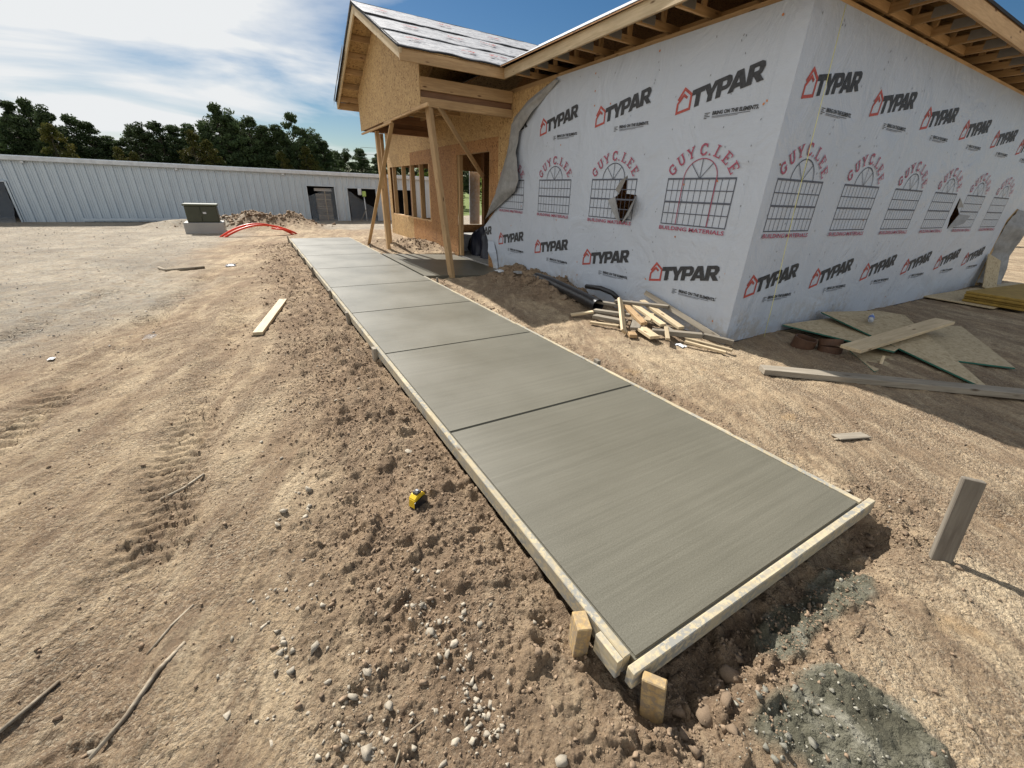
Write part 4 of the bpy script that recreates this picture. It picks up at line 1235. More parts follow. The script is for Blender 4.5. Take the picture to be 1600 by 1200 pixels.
board('gable_trim', (GX + 0.02, 10.6, 2.935), (GX + 0.02, 13.55, 2.94), 0.05, 0.038, M['pine'], house)
board('gable_trim', (GX - 0.05, 9.0, 2.96), (GX + 0.03, 8.3, 2.98), 0.04, 0.06, M['pine'], house)
# beams both sides
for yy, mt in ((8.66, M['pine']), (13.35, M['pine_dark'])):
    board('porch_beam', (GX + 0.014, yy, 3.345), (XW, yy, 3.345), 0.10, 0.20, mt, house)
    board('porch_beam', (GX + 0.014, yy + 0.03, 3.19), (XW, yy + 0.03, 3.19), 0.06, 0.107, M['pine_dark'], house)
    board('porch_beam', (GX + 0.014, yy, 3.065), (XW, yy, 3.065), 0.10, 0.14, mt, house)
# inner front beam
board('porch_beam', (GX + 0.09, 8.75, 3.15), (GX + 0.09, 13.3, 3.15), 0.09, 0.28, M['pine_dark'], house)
# porch roof framing
for x in (3.5, 4.1, 4.7):
    board('porch_rafter', (x, PY0 + 0.05, PZ - 0.09), (x, PYR, PZR - 0.09), 0.038, 0.12, M['pine'], house)
    board('porch_rafter', (x, PY1 - 0.05, PZ - 0.09), (x, PYR, PZR - 0.09), 0.038, 0.12, M['pine'], house)
    board('ceiling_joist', (x, 8.7, 3.42), (x, 13.3, 3.42), 0.038, 0.09, M['pine'], house)
for y in (9.5, 10.4, 11.3, 12.2):
    board('ceiling_joist', (GX + 0.1, y, 3.36), (XW, y, 3.36), 0.038, 0.09, M['pine'], house)
# posts and braces
def post(p0, p1, w, t, up): return board('porch_post', p0, p1, w, t, M['pine'], house, up=up, b=0.005)
p0, p1 = Vector((3.44, 8.26, -0.22)), Vector((3.235, 8.70, 3.0))
post(p0, p1, 0.14, 0.09, (1, 0.2, 0))
board('brace', (3.40, 8.62, 3.03), (4.96, 9.85, 1.92), 0.1, 0.038, M['pine'], house, up=(0.5, -1, 0))
post((3.32, 12.78, -0.25), (3.32, 12.95, 2.98), 0.14, 0.09, (1, 0, 0))
post((3.56, 13.45, -0.25), (3.56, 13.45, 2.98), 0.14, 0.09, (1, 0, 0))
board('brace', (3.02, 14.1, -0.12), (3.12, 10.75, 2.95), 0.038, 0.089, M['pine'], house, up=(1, 0, 0))
# stuff in the doorway
bag = sheet_grid('black_bag', [[(5.5, 11.9 - .45 * i, -0.1) for i in range(4)],
    [(5.55, 11.9, 0.3), (5.5, 11.5, 0.55), (5.5, 11.0, 0.72), (5.6, 10.6, 0.5)],
    [(6.0, 12.0, 0.35), (5.95, 11.6, 0.75), (5.95, 11.1, 0.85), (6.0, 10.7, 0.6)],
    [(6.5, 12.0 - .45 * i, -0.1) for i in range(4)]], M['navy'], None, 6, 0.16, 41)
tag(bag, 'black plastic bag slumped inside the doorway', 'bag')
t = abox('carton', 5.5, 6.1, 12.25, 12.7, -0.1, 0.34, M['white_paper'], None, 0.01); tag(t, 'white carton on the floor just inside the doorway', 'carton')
# string from the eave to the ground
tag(tube('string_line', [(5.46, 2.9, 3.4), (5.60, 2.88, 1.5), (5.72, 2.86, 0.3), (5.75, 2.86, -0.08)], 0.0035, M['string'], None, 6), 'thin yellow string line hanging down the right-hand wall near the corner', 'string')

# ------------------------------------------------------------------ metal building
MY, MX0, MX1, MZ0, MZ1 = 25.3, -15.0, 9.6, -0.16, 2.12
metal = empty('metal_building', (0, MY, MZ0), 'long low pale metal building with ribbed walls and film-covered openings', 'building')
def rib_sheet(w, h, ribs=3):
    """ribbed sheet in local x (0..w), z (0..h), ribs towards -y"""
    xs = []; p = w / ribs
    for i in range(ribs):
        c = i * p
        xs += [(c, 0), (c + p * 0.10, 0), (c + p * 0.17, -0.045), (c + p * 0.29, -0.045), (c + p * 0.36, 0), (c + p * 0.55, 0), (c + p * 0.59, -0.01), (c + p * 0.63, 0), (c + p * 0.78, 0), (c + p * 0.82, -0.01), (c + p * 0.86, 0)]
    xs.append((w - 0.001, 0))
    vs = [(a, b, 0) for a, b in xs] + [(a, b, h) for a, b in xs]
    n = len(xs)
    return mesh_py('siding_sheet', vs, [(i, i + 1, n + i + 1, n + i) for i in range(n - 1)])
MOP = [(-12.5, -8.0, 1.35), (2.66, 4.02, 1.60), (4.62, 6.15, 1.56), (7.0, 8.3, 1.56)]
segs = []; a = MX0
for o0, o1, oh in MOP:
    segs.append((a, o0, MZ0)); segs.append((o0, o1, oh)); a = o1
segs.append((a, MX1, MZ0))
_rc = {}
for s0, s1, zb in segs:
    n = max(1, round((s1 - s0) / 0.9)); w = (s1 - s0) / n
    for i in range(n):
        key = (round(w, 3), round(zb, 2))
        if key not in _rc: _rc[key] = rib_sheet(w, MZ1 - zb, max(1, round(w / 0.31)))
        obj('siding_sheet', _rc[key], M['siding'], metal, Matrix.Translation((s0 + i * w, MY, zb)))
for o0, o1, oh in MOP:
    for xx in (o0, o1): board('opening_jamb', (xx, MY - 0.03, MZ0), (xx, MY - 0.03, oh), 0.06, 0.09, M['siding'], metal, up=(0, 1, 0))
    board('opening_head', (o0, MY - 0.03, oh), (o1, MY - 0.03, oh), 0.09, 0.05, M['siding'], metal)
board('eave_trim', (MX0, MY - 0.08, MZ1 + 0.06), (MX1 + 0.1, MY - 0.08, MZ1 + 0.06), 0.16, 0.17, M['trim_white'], metal, b=0.02)
for xx in (-7.3, -2.5, 1.7, 6.4): abox('gutter_bracket', xx - 0.05, xx + 0.05, MY - 0.12, MY - 0.05, MZ1 - 0.10, MZ1 - 0.03, M['trim_white'], metal, 0.005)
abox('end_wall', MX1 - 0.03, MX1, MY + 0.01, MY + 9, MZ0, MZ1, M['trim_white'], metal, 0)
abox('end_wall', MX0, MX0 + 0.03, MY + 0.01, MY + 9, MZ0, MZ1, M['siding'], metal, 0)
abox('rear_wall', MX0, MX1, MY + 9, MY + 9.03, MZ0, MZ1 + 0.2, M['siding'], metal, 0)
abox('partition', 4.3, 4.33, MY + 0.06, MY + 9, MZ0, MZ1, M['dark'], metal, 0)  # interior shade put into its near-black colour
abox('shade_backing', MX0 + 0.1, MX1 - 0.1, MY + 2.6, MY + 2.63, MZ0, MZ1, M['dark'], metal, 0)  # added dark backing so the openings look shaded inside
slab_poly('metal_roof', [(MX0, MY - 0.1, MZ1 + 0.16), (MX1 + 0.1, MY - 0.1, MZ1 + 0.16), (MX1 + 0.1, MY + 9.1, MZ1 + 0.3), (MX0, MY + 9.1, MZ1 + 0.3)], 0.04, M['trim_white'], metal)
tag(board('trim_bundle', (-6.1, MY - 0.25, -0.02), (-2.2, MY - 0.25, 0.0), 0.12, 0.09, M['siding'], None), 'bundle of pale metal trim lying along the metal building wall', 'trim')
def film(x0, x1, zt0, zt1, seed, label):
    rows = []
    for j in range(5):
        f = j / 4; row = []
        for i in range(6):
            g = i / 5; zt = zt0 + (zt1 - zt0) * g
            row.append((x0 + (x1 - x0) * g, MY - 0.06 - 0.10 * math.sin(g * 5 + seed) * f - 0.25 * f * f, zt * (1 - f) - 0.12 * f))
        rows.append(row)
    tag(sheet_grid('plastic_film', rows, M['film'], None, 5, 0.08, seed), label, 'plastic sheet')
film(2.68, 4.0, 1.1, 1.55, 51, 'clear plastic film over the metal building opening with the tall crate')
film(4.64, 6.12, 1.45, 0.5, 52, 'sagging clear plastic film over the opening beside the porch posts')
film(-12.4, -8.02, 1.3, 1.3, 53, 'dark clear film over the opening at the left edge')
cr_ = empty('lumber_stack', (3.4, MY + 0.5, -0.16), 'tall stack of boards behind film in the metal building opening', 'lumber')
for k in range(12): board('stacked_board', (3.1, MY + 0.5 , -0.08 + k * 0.115), (3.85, MY + 0.5, -0.08 + k * 0.115), 0.3, 0.10, M['grey_wood'], cr_, b=0.006)
board('upright', (3.55, MY + 0.3, -0.16), (3.55, MY + 0.3, 1.5), 0.05, 0.03, M['pine_pale'], cr_, up=(0, 1, 0))
board('top_rail', (3.05, MY + 0.3, 1.42), (3.9, MY + 0.3, 1.42), 0.04, 0.14, M['white_paper'], cr_)
cr2 = empty('work_light', (5.4, MY - 0.3, -0.14), 'white twin-headed work light on a stand in front of the metal building', 'lamp')
tube('stand', [(5.45, MY - 0.3, -0.14), (5.42, MY - 0.3, 1.25)], 0.025, M['trim_white'], cr2, 6)
abox('lamp_head', 5.12, 5.30, MY - 0.4, MY - 0.25, 1.22, 1.55, M['white_paper'], cr2, 0.03)
abox('lamp_head', 5.33, 5.52, MY - 0.4, MY - 0.25, 1.15, 1.42, plain('lime plastic', (0.4, 0.55, 0.15), 0.4), cr2, 0.03)
board('stand_leg', (5.45, MY - 0.3, 0.5), (5.0, MY - 0.7, -0.14), 0.03, 0.03, M['grey_wood'], cr2)

# ------------------------------------------------------------------ transformer, conduits
tr = empty('transformer_cabinet', (-1.5, 19.8, 0.2), 'dark olive green transformer cabinet with two doors and a small white label', 'cabinet')
abox('cabinet_body', -2.02, -1.06, 19.52, 20.35, 0.245, 0.80, M['olive'], tr, 0.02)
abox('cabinet_lid', -2.06, -1.02, 19.47, 20.38, 0.80, 0.865, M['olive_lid'], tr, 0.015)
abox('cabinet_door', -2.00, -1.565, 19.495, 19.52, 0.27, 0.785, M['olive'], tr, 0.006)
abox('cabinet_door', -1.555, -1.08, 19.495, 19.52, 0.27, 0.785, M['olive'], tr, 0.006)
abox('warning_label', -1.50, -1.40, 19.488, 19.494, 0.54, 0.60, M['white_paper'], tr, 0)
board('hasp', (-1.56, 19.48, 0.45), (-1.56, 19.48, 0.56), 0.03, 0.02, M['olive_lid'], tr)
pad = abox('concrete_pad', -2.16, -0.95, 19.44, 20.6, -0.2, 0.242, M['concrete_pad'], None, 0.012)
tag(pad, 'grey concrete box pad under the olive cabinet', 'pad')
def arc(p0, p1, h, bend, n=22):
    p0 = Vector(p0); p1 = Vector(p1)
    return [p0.lerp(p1, t) + Vector((0, bend * math.sin(math.pi * t), h * math.sin(math.pi * t) ** 0.85)) for t in np.linspace(0, 1, n)]
for i, (p0, p1, h, b_) in enumerate((((-1.15, 18.1, -0.2), (1.25, 18.6, -0.14), 0.44, 0.1), ((-1.03, 17.95, -0.2), (1.4, 18.9, -0.14), 0.40, 0.0))):
    tag(tube('orange_conduit', arc(p0, p1, h, b_), 0.034, M['orange_pipe'], None, 10),
        ('orange conduit arching out of the ground, the farther one' if i == 0 else 'orange conduit arching out of the ground, nearer the walkway'), 'conduit', 'orange conduits')
tag(tube('orange_conduit', [(0.55, 18.4, 0.12), (0.95, 18.5, 0.06), (1.3, 18.55, -0.06)], 0.03, M['orange_pipe'], None, 10), 'short orange conduit end lying below the arching ones', 'conduit', 'orange conduits')

# ------------------------------------------------------------------ trees
def ico(sub=0):
    bm = bmesh.new(); bmesh.ops.create_icosphere(bm, subdivisions=max(1, sub), radius=1.0)
    v = np.array([tuple(x.co) for x in bm.verts]); f = np.array([[q.index for q in p.verts] for p in bm.faces]); bm.free()
    return v, f
def crown_mesh(seed, H=12.0, style='pine'):
    r = np.random.default_rng(seed)
    cl = []
    nb = 64 if style == 'pine' else 46
    for i in range(nb):
        t = r.uniform(0.12 if style != 'bush' else 0.05, 1.0)
        prof = (math.sin(math.pi * min(1, 0.18 + 0.80 * t)) ** 0.8) * (2.7 if style == 'pine' else 3.0)
        a = r.uniform(0, 2 * math.pi); rr = prof * math.sqrt(r.uniform(0.05, 1.0))
        cl.append((rr * math.cos(a), rr * math.sin(a), t * H * 0.97, r.uniform(0.45, 1.1) * (1.15 - 0.4 * t)))
    cl.append((0, 0, H * 0.97, 0.7))
    vs = []
    per = 95
    for (cx, cy, cz, cr) in cl:
        d = r.normal(size=(per, 3)); d /= np.linalg.norm(d, axis=1)[:, None]
        p = np.array([cx, cy, cz]) + d * (r.uniform(0.25, 1.0, size=(per, 1)) ** 0.6) * cr * np.array([1.25, 1.25, 0.75])
        u = r.normal(size=(per, 3)); u /= np.linalg.norm(u, axis=1)[:, None]
        w = np.cross(u, r.normal(size=(per, 3))); w /= np.linalg.norm(w, axis=1)[:, None]
        L = r.uniform(0.14, 0.34, size=(per, 1)); Wd = r.uniform(0.05, 0.13, size=(per, 1))
        vs.append(np.stack([p - u * L, p + w * Wd, p + u * L, p - w * Wd], 1).reshape(-1, 3))
    V = np.concatenate(vs); F = np.arange(len(V)).reshape(-1, 4)
    return mesh_np('crown', V, F), cl
def trunk_mesh(seed, H, cl):
    r = random.Random(seed); vs, fs = [], []
    def seg(p, q, r0, r1, k=6):
        p = Vector(p); q = Vector(q); d = (q - p).normalized(); s = d.orthogonal().normalized(); u = d.cross(s); b0 = len(vs)
        for c, rad in ((p, r0), (q, r1)):
            for i in range(k):
                a = 2 * math.pi * i / k; vs.append(tuple(c + s * math.cos(a) * rad + u * math.sin(a) * rad))
        for i in range(k): fs.append((b0 + i, b0 + (i + 1) % k, b0 + k + (i + 1) % k, b0 + k + i))
    pts = [Vector((r.uniform(-.15, .15) * j, r.uniform(-.15, .15) * j, H * j / 5)) for j in range(6)]
    for j in range(5): seg(pts[j], pts[j + 1], 0.20 * (1 - j / 5.6), 0.20 * (1 - (j + 1) / 5.6))
    for c in cl[::2]:
        if c[2] > 1.5: seg((c[0] * 0.05, c[1] * 0.05, c[2] - 0.8), (c[0], c[1], c[2]), 0.06, 0.02, 4)
    return mesh_py('trunk', vs, fs, True)
TV = []
for k in range(6):
    cm, cl = crown_mesh(300 + k, 12.0)
    TV.append((cm, trunk_mesh(k, 11.5, cl)))
for me, _ in TV: me.materials.append(M['needles'])
for _, me in TV: me.materials.append(M['bark'])
TVY = []
for k in range(2):
    cm, cl = crown_mesh(340 + k, 12.0, 'leaf'); cm.materials.append(M['leaves_yellow']); tm = trunk_mesh(40 + k, 11, cl); tm.materials.append(M['bark']); TVY.append((cm, tm))
BV = []
for k in range(2):
    cm, cl = crown_mesh(360 + k, 12.0, 'bush'); cm.materials.append(M['leaves_green']); tm = trunk_mesh(60 + k, 9, cl); tm.materials.append(M['bark']); BV.append((cm, tm))
def tree(x, y, h, v, label, name='pine_tree', cat='tree', group='trees behind the metal building', wide=1.0, z0=-0.3):
    s = h / 12.0
    t = bpy.data.objects.new(name, None)
    m = Matrix.Translation((x, y, z0)) @ Matrix.Rotation(random.uniform(0, 6.28), 4, 'Z') @ Matrix.Diagonal((s * wide, s * wide, s, 1))
    link(t, None, m); tag(t, label, cat, group)
    link(bpy.data.objects.new('crown', v[0]), t, m); link(bpy.data.objects.new('trunk', v[1]), t, m)
    return t
K = 85 / 48.0
sky_line = [(-14.9, 6.2), (-13.7, 6.35), (-12.6, 6.55), (-11.5, 6.15), (-10.5, 5.8), (-9.65, 5.4), (-8.75, 4.6), (-7.9, 4.3), (-7.0, 5.5), (-6.2, 5.6), (-5.3, 5.75), (-4.3, 5.7), (-3.2, 5.95), (-2.2, 6.0),
            (-1.0, 7.6), (-0.05, 7.3), (1.3, 6.85), (2.3, 6.2), (3.2, 6.3), (4.6, 7.35), (5.5, 6.2), (6.35, 6.5), (7.1, 5.5)]
TL = 'dark pine in the row behind the metal building'
for i, (x, z) in enumerate(sky_line):
    h = (1.6 + (z - 1.6) * K) + 0.3
    tree(x * K, 85 + random.uniform(-2, 2), h, TV[i % 6], ('tallest pine in the row behind the metal building' if i == 14 else 'round-headed tall pine at the right of the row behind the metal building' if i == 19 else TL), wide=random.uniform(0.9, 1.15) * (12.0 / h) ** 0.5)
for i in range(44):
    x = -30 + i * 1.04 + random.uniform(-.6, .6)
    zi = np.interp(x / K, [a for a, _ in sky_line], [b for _, b in sky_line])
    h = (1.6 + (zi - 1.6) * K) * random.uniform(0.72, 0.92)
    tree(x * 1.06, 90 + random.uniform(-1, 3), h, TV[(i * 5 + 2) % 6], TL, wide=1.35)
for i, (x, h, v) in enumerate(((-19.3, 7.6, 0), (-13.6, 5.6, 1), (-12.2, 5.2, 0), (-5.2, 8.2, 1), (-3.6, 7.2, 0), (9.2, 7.4, 1), (5.6, 6.4, 0))):
    tree(x, 80 + random.uniform(-2, 1), h, TVY[v], 'yellow-green turning tree among the dark pines behind the metal building', 'deciduous_tree', wide=1.0)
for i in range(26):
    x = 12 + i * 1.7 + random.uniform(-.6, .6)
    tree(x * 1.35, 122 + random.uniform(-4, 4), random.uniform(8.6, 11.0), TV[i % 6], 'small distant pine beyond the porch posts', group='distant pines', wide=1.3)
for i in range(9):
    tree(13.5 + i * 2.3 + random.uniform(-.5, .5), 38 + (i % 3) * 3 + random.uniform(-1, 1), random.uniform(3.5, 6.0), BV[i % 2], 'sunlit green bush seen through the house door opening and beyond', 'bush', 'bush', 'bushes beyond the house', wide=1.4)
for i in range(8):
    tree(34 + i * 3.5, 8 + i * 3.0 + random.uniform(-1, 1), random.uniform(2.0, 3.2), BV[i % 2], 'green bush beyond the right end of the house', 'bush', 'bush', 'bushes right of the house', wide=1.6)
pl = empty('utility_pole', (26.0, 100, -0.3), 'thin utility pole above the distant pines left of the porch posts', 'pole')
tube('pole_shaft', [(26.0, 100, -0.3), (26.0, 100, 11.6)], 0.13, M['pole'], pl, 6)
for z in (8.0, 9.2, 7.0): tube('power_line', [(26.0 + t * 4, 100, z - 0.25 * math.sin(math.pi * (t % 7) / 7)) for t in range(-1, 15)], 0.03, M['pole'], pl, 4)

# ------------------------------------------------------------------ clods, gravel and rocks
def hull(seed, n):
    r = np.random.default_rng(seed); p = r.normal(size=(n, 3)); p /= np.linalg.norm(p, axis=1)[:, None]
    p *= r.uniform(0.75, 1.1, size=(n, 1))
    bm = bmesh.new()
    for q in p: bm.verts.new(q)
    res = bmesh.ops.convex_hull(bm, input=list(bm.verts))
    bmesh.ops.delete(bm, geom=[v for v in bm.verts if not v.link_faces], context='VERTS')
    bmesh.ops.triangulate(bm, faces=list(bm.faces))
    bm.verts.index_update(); bmesh.ops.recalc_face_normals(bm, faces=list(bm.faces))
    v = np.array([tuple(x.co) for x in bm.verts]); f = np.array([[q.index for q in t.verts] for t in bm.faces]); bm.free()
    return v, f
HUL = [hull(900 + i, 10) for i in range(8)]; HULB = [hull(950 + i, 12) for i in range(7)]
def scatter(name, n, sampler, size, mat, seed, label, flat=(0.55, 0.9), sub=0, sink=0.3, kind='stuff'):
    r = np.random.default_rng(seed)
    xy = sampler(r, n); n = len(xy)
    zz = ground_z(xy[:, 0], xy[:, 1])
    sz = size(r, n)
    AV, AF, off_ = [], [], 0
    for k, (V0, F0) in enumerate(HUL):
        sel = np.arange(k, n, len(HUL)); m = len(sel)
        if m == 0: continue
        q = r.normal(size=(m, 3, 3)); q, _ = np.linalg.qr(q)
        V = V0[None] * np.clip(1 + r.normal(scale=0.1, size=(m, len(V0), 1)), 0.7, 1.3)
        V = V * np.stack([np.ones(m), r.uniform(0.6, 1.0, m), r.uniform(*flat, m)], -1)[:, None, :]
        V = np.einsum('nij,nkj->nki', q, V) * sz[sel][:, None, None]
        V[..., 2] *= 0.8
        V += np.stack([xy[sel, 0], xy[sel, 1], zz[sel] + sz[sel] * (0.55 - sink)], -1)[:, None, :]
        AV.append(V.reshape(-1, 3)); AF.append((F0[None] + off_ + (np.arange(m) * len(V0))[:, None, None]).reshape(-1, 3)); off_ += m * len(V0)
    V = np.concatenate(AV); F = np.concatenate(AF)
    o = obj(name, mesh_np(name, V.reshape(-1, 3), F), mat)
    return tag(o, label, None, None, kind)
def off_slab(p):
    x, y = p[:, 0], p[:, 1]
    ins = (x > WX0 - 0.06) & (x < WX1 + 0.06) & (y > WY0 - 0.06) & (y < WY1) | (x > 2.8) & (x < 5.1) & (y > 8.2) & (y < 11.8) | (x > 4.95) & (y > 2.9) & (y < 18.5)
    return p[~ins]
def by_damp(xr, yr, power=1.5, base=0.03):
    def f(r, n):
        p = np.stack([r.uniform(*xr, n * 6), r.uniform(*yr, n * 6)], -1); p = off_slab(p)
        d = dampness(p[:, 0], p[:, 1]) ** power + base
        return p[r.uniform(0, 1, len(p)) < d][:n]
    return f
def lognorm(m, s, mx): return lambda r, n: np.minimum(mx, m * np.exp(r.normal(scale=s, size=n)))
scatter('dirt_clods', 24000, by_damp((-0.8, 3.4), (-0.2, 5.5)), lognorm(0.0042, 0.6, 0.024), M['clod'], 1, 'small brown dirt clods strewn along the walkway edges')
scatter('dirt_clods', 3500, by_damp((-0.6, 3.3), (5.0, 15.5)), lognorm(0.011, 0.5, 0.04), M['clod'], 2, 'brown dirt clods farther back along the walkway')
scatter('dirt_clods', 14000, by_damp((-4.5, 5.0), (-0.2, 8), 1.0, 0.3), lognorm(0.0038, 0.6, 0.018), M['clod'], 3, 'sparse dirt crumbs over the open ground')
def heap(cx, cy, rx, ry): return lambda r, n: np.stack([r.normal(cx, rx, n), r.normal(cy, ry, n)], -1)
scatter('soil_lumps', 500, heap(0.2, 22.0, 1.1, 0.45), lognorm(0.05, 0.5, 0.16), M['clod'], 4, 'dark soil lumps on the mound by the olive cabinet')
scatter('soil_lumps', 350, heap(4.25, 13.0, 0.4, 0.6), lognorm(0.022, 0.5, 0.07), M['clod'], 5, 'soil lumps on the heap beside the porch')
scatter('soil_lumps', 400, heap(4.55, 6.9, 0.22, 0.8), lognorm(0.022, 0.6, 0.09), M['clod'], 6, 'muddy lumps against the wrapped wall')
CL = [(-0.12, 2.27, .06, 14), (-0.17, 2.8, .03, 4), (-0.18, 1.68, .07, 22), (-0.2, 1.29, .05, 10), (0.06, 1.1, .05, 10), (-0.05, 0.93, .06, 24), (0.33, 1.32, .06, 22), (0.34, 1.14, .05, 14),
      (0.38, 0.98, .05, 16), (0.36, 0.80, .05, 34), (0.37, 0.72, .05, 34), (0.48, 1.1, .06, 10), (0.1, 3.6, .2, 14), (0.35, 2.6, .3, 10), (-0.1, 3.4, .2, 10), (0.45, 4.3, .25, 14), (0.25, 0.85, .12, 26), (0.1, 1.0, .25, 40), (3.05, 0.45, .12, 16), (-0.2, 1.5, .12, 26), (0.4, 1.6, .2, 14)]
def clus(r, n):
    out = [np.stack([r.normal(x, s, int(k * 1.5)), r.normal(y, s * 1.3, int(k * 1.5))], -1) for x, y, s, k in CL]
    return off_slab(np.concatenate(out))
scatter('gravel', 900, clus, lognorm(0.0075, 0.6, 0.024), M['rock'], 8, 'pale limestone gravel chips scattered left of the walkway', sub=0, sink=0.5)
def yard(r, n): 
    p = np.stack([r.uniform(-9, -1.2, n), r.uniform(6, 24, n)], -1); return p
scatter('gravel', 3500, yard, lognorm(0.009, 0.5, 0.03), M['rock_grey'], 9, 'grey gravel over the yard towards the metal building')
scatter('cement_crumbs', 170, lambda r, n: np.concatenate([np.stack([r.normal(1.5, .2, n), r.normal(0.06, .13, n)], -1), np.stack([r.normal(1.27, .1, n // 2), r.normal(.2, .08, n // 2)], -1), np.stack([r.normal(2.0, .25, n // 2), r.normal(.4, .05, n // 2)], -1)]), lognorm(0.005, 0.55, 0.018), M['cement_lump'], 10, 'grey cement crumbs on the dumped concrete')
# single rocks one can count
RK = []
for k in range(7):
    r = np.random.default_rng(500 + k); V0, F0 = HULB[k]; V = V0.copy()
    V = V * np.array([1.0, r.uniform(0.65, 0.9), r.uniform(0.5, 0.75)])
    me = mesh_np('rock', V, F0); me.materials.append(M['rock']); RK.append(me)
rr = random.Random(5)
spots = [(-0.01, 2.38, .035), (-0.16, 2.24, .025), (-0.11, 1.31, .03), (-0.2, 1.27, .024), (-0.01, 1.05, .033), (0.06, 1.1, .024), (0.33, 1.15, .030), (0.34, 1.28, .026), (0.56, 0.51, .026), (0.36, 1.02, .025), (0.47, 1.13, .022), (-0.06, 0.93, .028), (0.0, 0.86, .03), (0.1, 0.95, .024)]
for x, y, s, k in CL:
    for _ in range(max(1, k // 6)): spots.append((rr.gauss(x, s), rr.gauss(y, s * 1.2), rr.uniform(0.009, 0.019)))
for i, (x, y, s) in enumerate(spots):
    if 0.88 < x < 2.86 and y > 0.5: continue
    m = Matrix.Translation((x, y, gz(x, y) + s * 0.3)) @ Matrix.Rotation(rr.uniform(0, 6.28), 4, 'Z') @ Matrix.Rotation(rr.uniform(-.4, .4), 4, 'X') @ Matrix.Scale(s, 4)
    tag(obj('rock', RK[i % 7], None, None, m), 'pale limestone rock lying in the dirt beside the walkway', 'rock', 'loose limestone rocks')
rk_c = []
for me in RK:
    c = me.copy(); c.materials[0] = M['cement_lump']; rk_c.append(c)
for i in range(24):
    x, y = rr.gauss(1.36, .14), rr.gauss(0.13, .09); s = rr.uniform(0.01, 0.02)
    m = Matrix.Translation((x, y, gz(x, y) + s * 0.3)) @ Matrix.Rotation(rr.uniform(0, 6.28), 4, 'Z') @ Matrix.Scale(s, 4)
    tag(obj('cement_lump', rk_c[i % 7], None, None, m), 'grey cement-coated lump in the dumped concrete at lower right', 'lump', 'cement lumps')
rk_d = []
for me in RK:
    c = me.copy(); c.materials[0] = M['clod']; rk_d.append(c)
for i, (x, y, s) in enumerate([(1.05, .42, .04), (1.12, .36, .05), (1.22, .34, .045), (1.0, .36, .03), (2.75, .44, .035), (2.82, .47, .03), (2.9, .36, .028), (0.98, .30, .03), (1.35, .4, .05), (2.62, .46, .03), (0.74, 2.35, .03), (0.7, 2.25, .025), (0.76, 2.5, .02), (1.15, .27, .03)]):
    m = Matrix.Translation((x, y, gz(x, y) + s * 0.35)) @ Matrix.Rotation(rr.uniform(0, 6.28), 4, 'Z') @ Matrix.Scale(s, 4)
    tag(obj('dirt_clod', rk_d[i % 7], None, None, m), 'big brown dirt clod beside the walkway form', 'clod', 'big dirt clods')

# ------------------------------------------------------------------ loose things on the ground
def on(x, y, dz=0.0): return Vector((x, y, gz(x, y) + dz))
tag(board('lumber_offcut', on(-0.21, 5.82, 0.03), on(0.19, 7.60, 0.03), 0.115, 0.04, M['pine_pale'], None), 'pale lumber offcut lying on the dirt left of the walkway', 'lumber')
def stick(pts, r, label, mat='stick'):
    P = [on(x, y, r * 0.7) for x, y in pts]; n = len(P)
    tag(tube('stick', P, r, M[mat], None, 6, radii=[r * (0.6 + 0.4 * math.sin(math.pi * (i + 0.6) / (n + 0.2))) for i in range(n)]), label, 'stick')
stick([(-0.80, 1.29), (-0.72, 1.38), (-0.64, 1.49), (-0.565, 1.585)], 0.0095, 'thick bleached stick on the dirt at lower left')
stick([(-0.80, 2.75), (-0.69, 2.80), (-0.58, 2.86)], 0.009, 'thin dark stick on the dirt above the thick one')
stick([(-0.70, 1.62), (-0.62, 1.70), (-0.55, 1.77)], 0.006, 'small dark twig just above the thick bleached stick')
stick([(-1.08, 1.52), (-1.03, 1.6), (-0.98, 1.68)], 0.008, 'short burnt stick at the far lower left')
stick([(-1.95, 11.75), (-1.8, 11.4), (-1.5, 11.2), (-1.1, 11.35)], 0.035, 'bent branch lying on the open ground', 'stick')
stick([(3.62, 1.05), (3.8, 1.0), (3.95, .96)], 0.01, 'thin splinter of wood on the dirt right of the walkway')
stick([(0.05, 0.75), (0.12, 0.83), (0.2, 0.85)], 0.004, 'thin pale twig among the rocks at the bottom edge')
tag(board('wood_shard', on(3.65, 1.06, 0.012), on(3.92, 0.96, 0.018), 0.09, 0.012, M['grey_wood'], None, up=(0.2, 0, 1)), 'flat weathered wood shard on the sunlit dirt below the long plank', 'wood shard')
def litter(name, x, y, s, mat, label, cat):
    rows = [[(x + s * (i - 1.5) * 0.5, y + s * (j - 1.5) * 0.7, gz(x, y) + 0.01 + 0.35 * s * math.exp(-((i - 1.5) ** 2 + (j - 1.5) ** 2))) for i in range(4)] for j in range(4)]
    tag(sheet_grid(name, rows, M[mat], None, 5, s * 0.3, int(abs(x) * 100)), label, cat)
litter('plastic_litter', -1.33, 6.33, 0.09, 'film', 'crumpled clear plastic litter on the open dirt', 'litter')
litter('paper_litter', -2.08, 5.85, 0.035, 'white_paper', 'small white scrap at the left edge of the dirt', 'litter')
litter('dark_rag', -0.62, 11.6, 0.13, 'navy', 'black crumpled rag on the ground before the orange conduits', 'rag')
litter('plaster_smear', 0.66, 2.5, 0.025, 'rock', 'crushed pale plaster scrap above the tape measure', 'scrap')
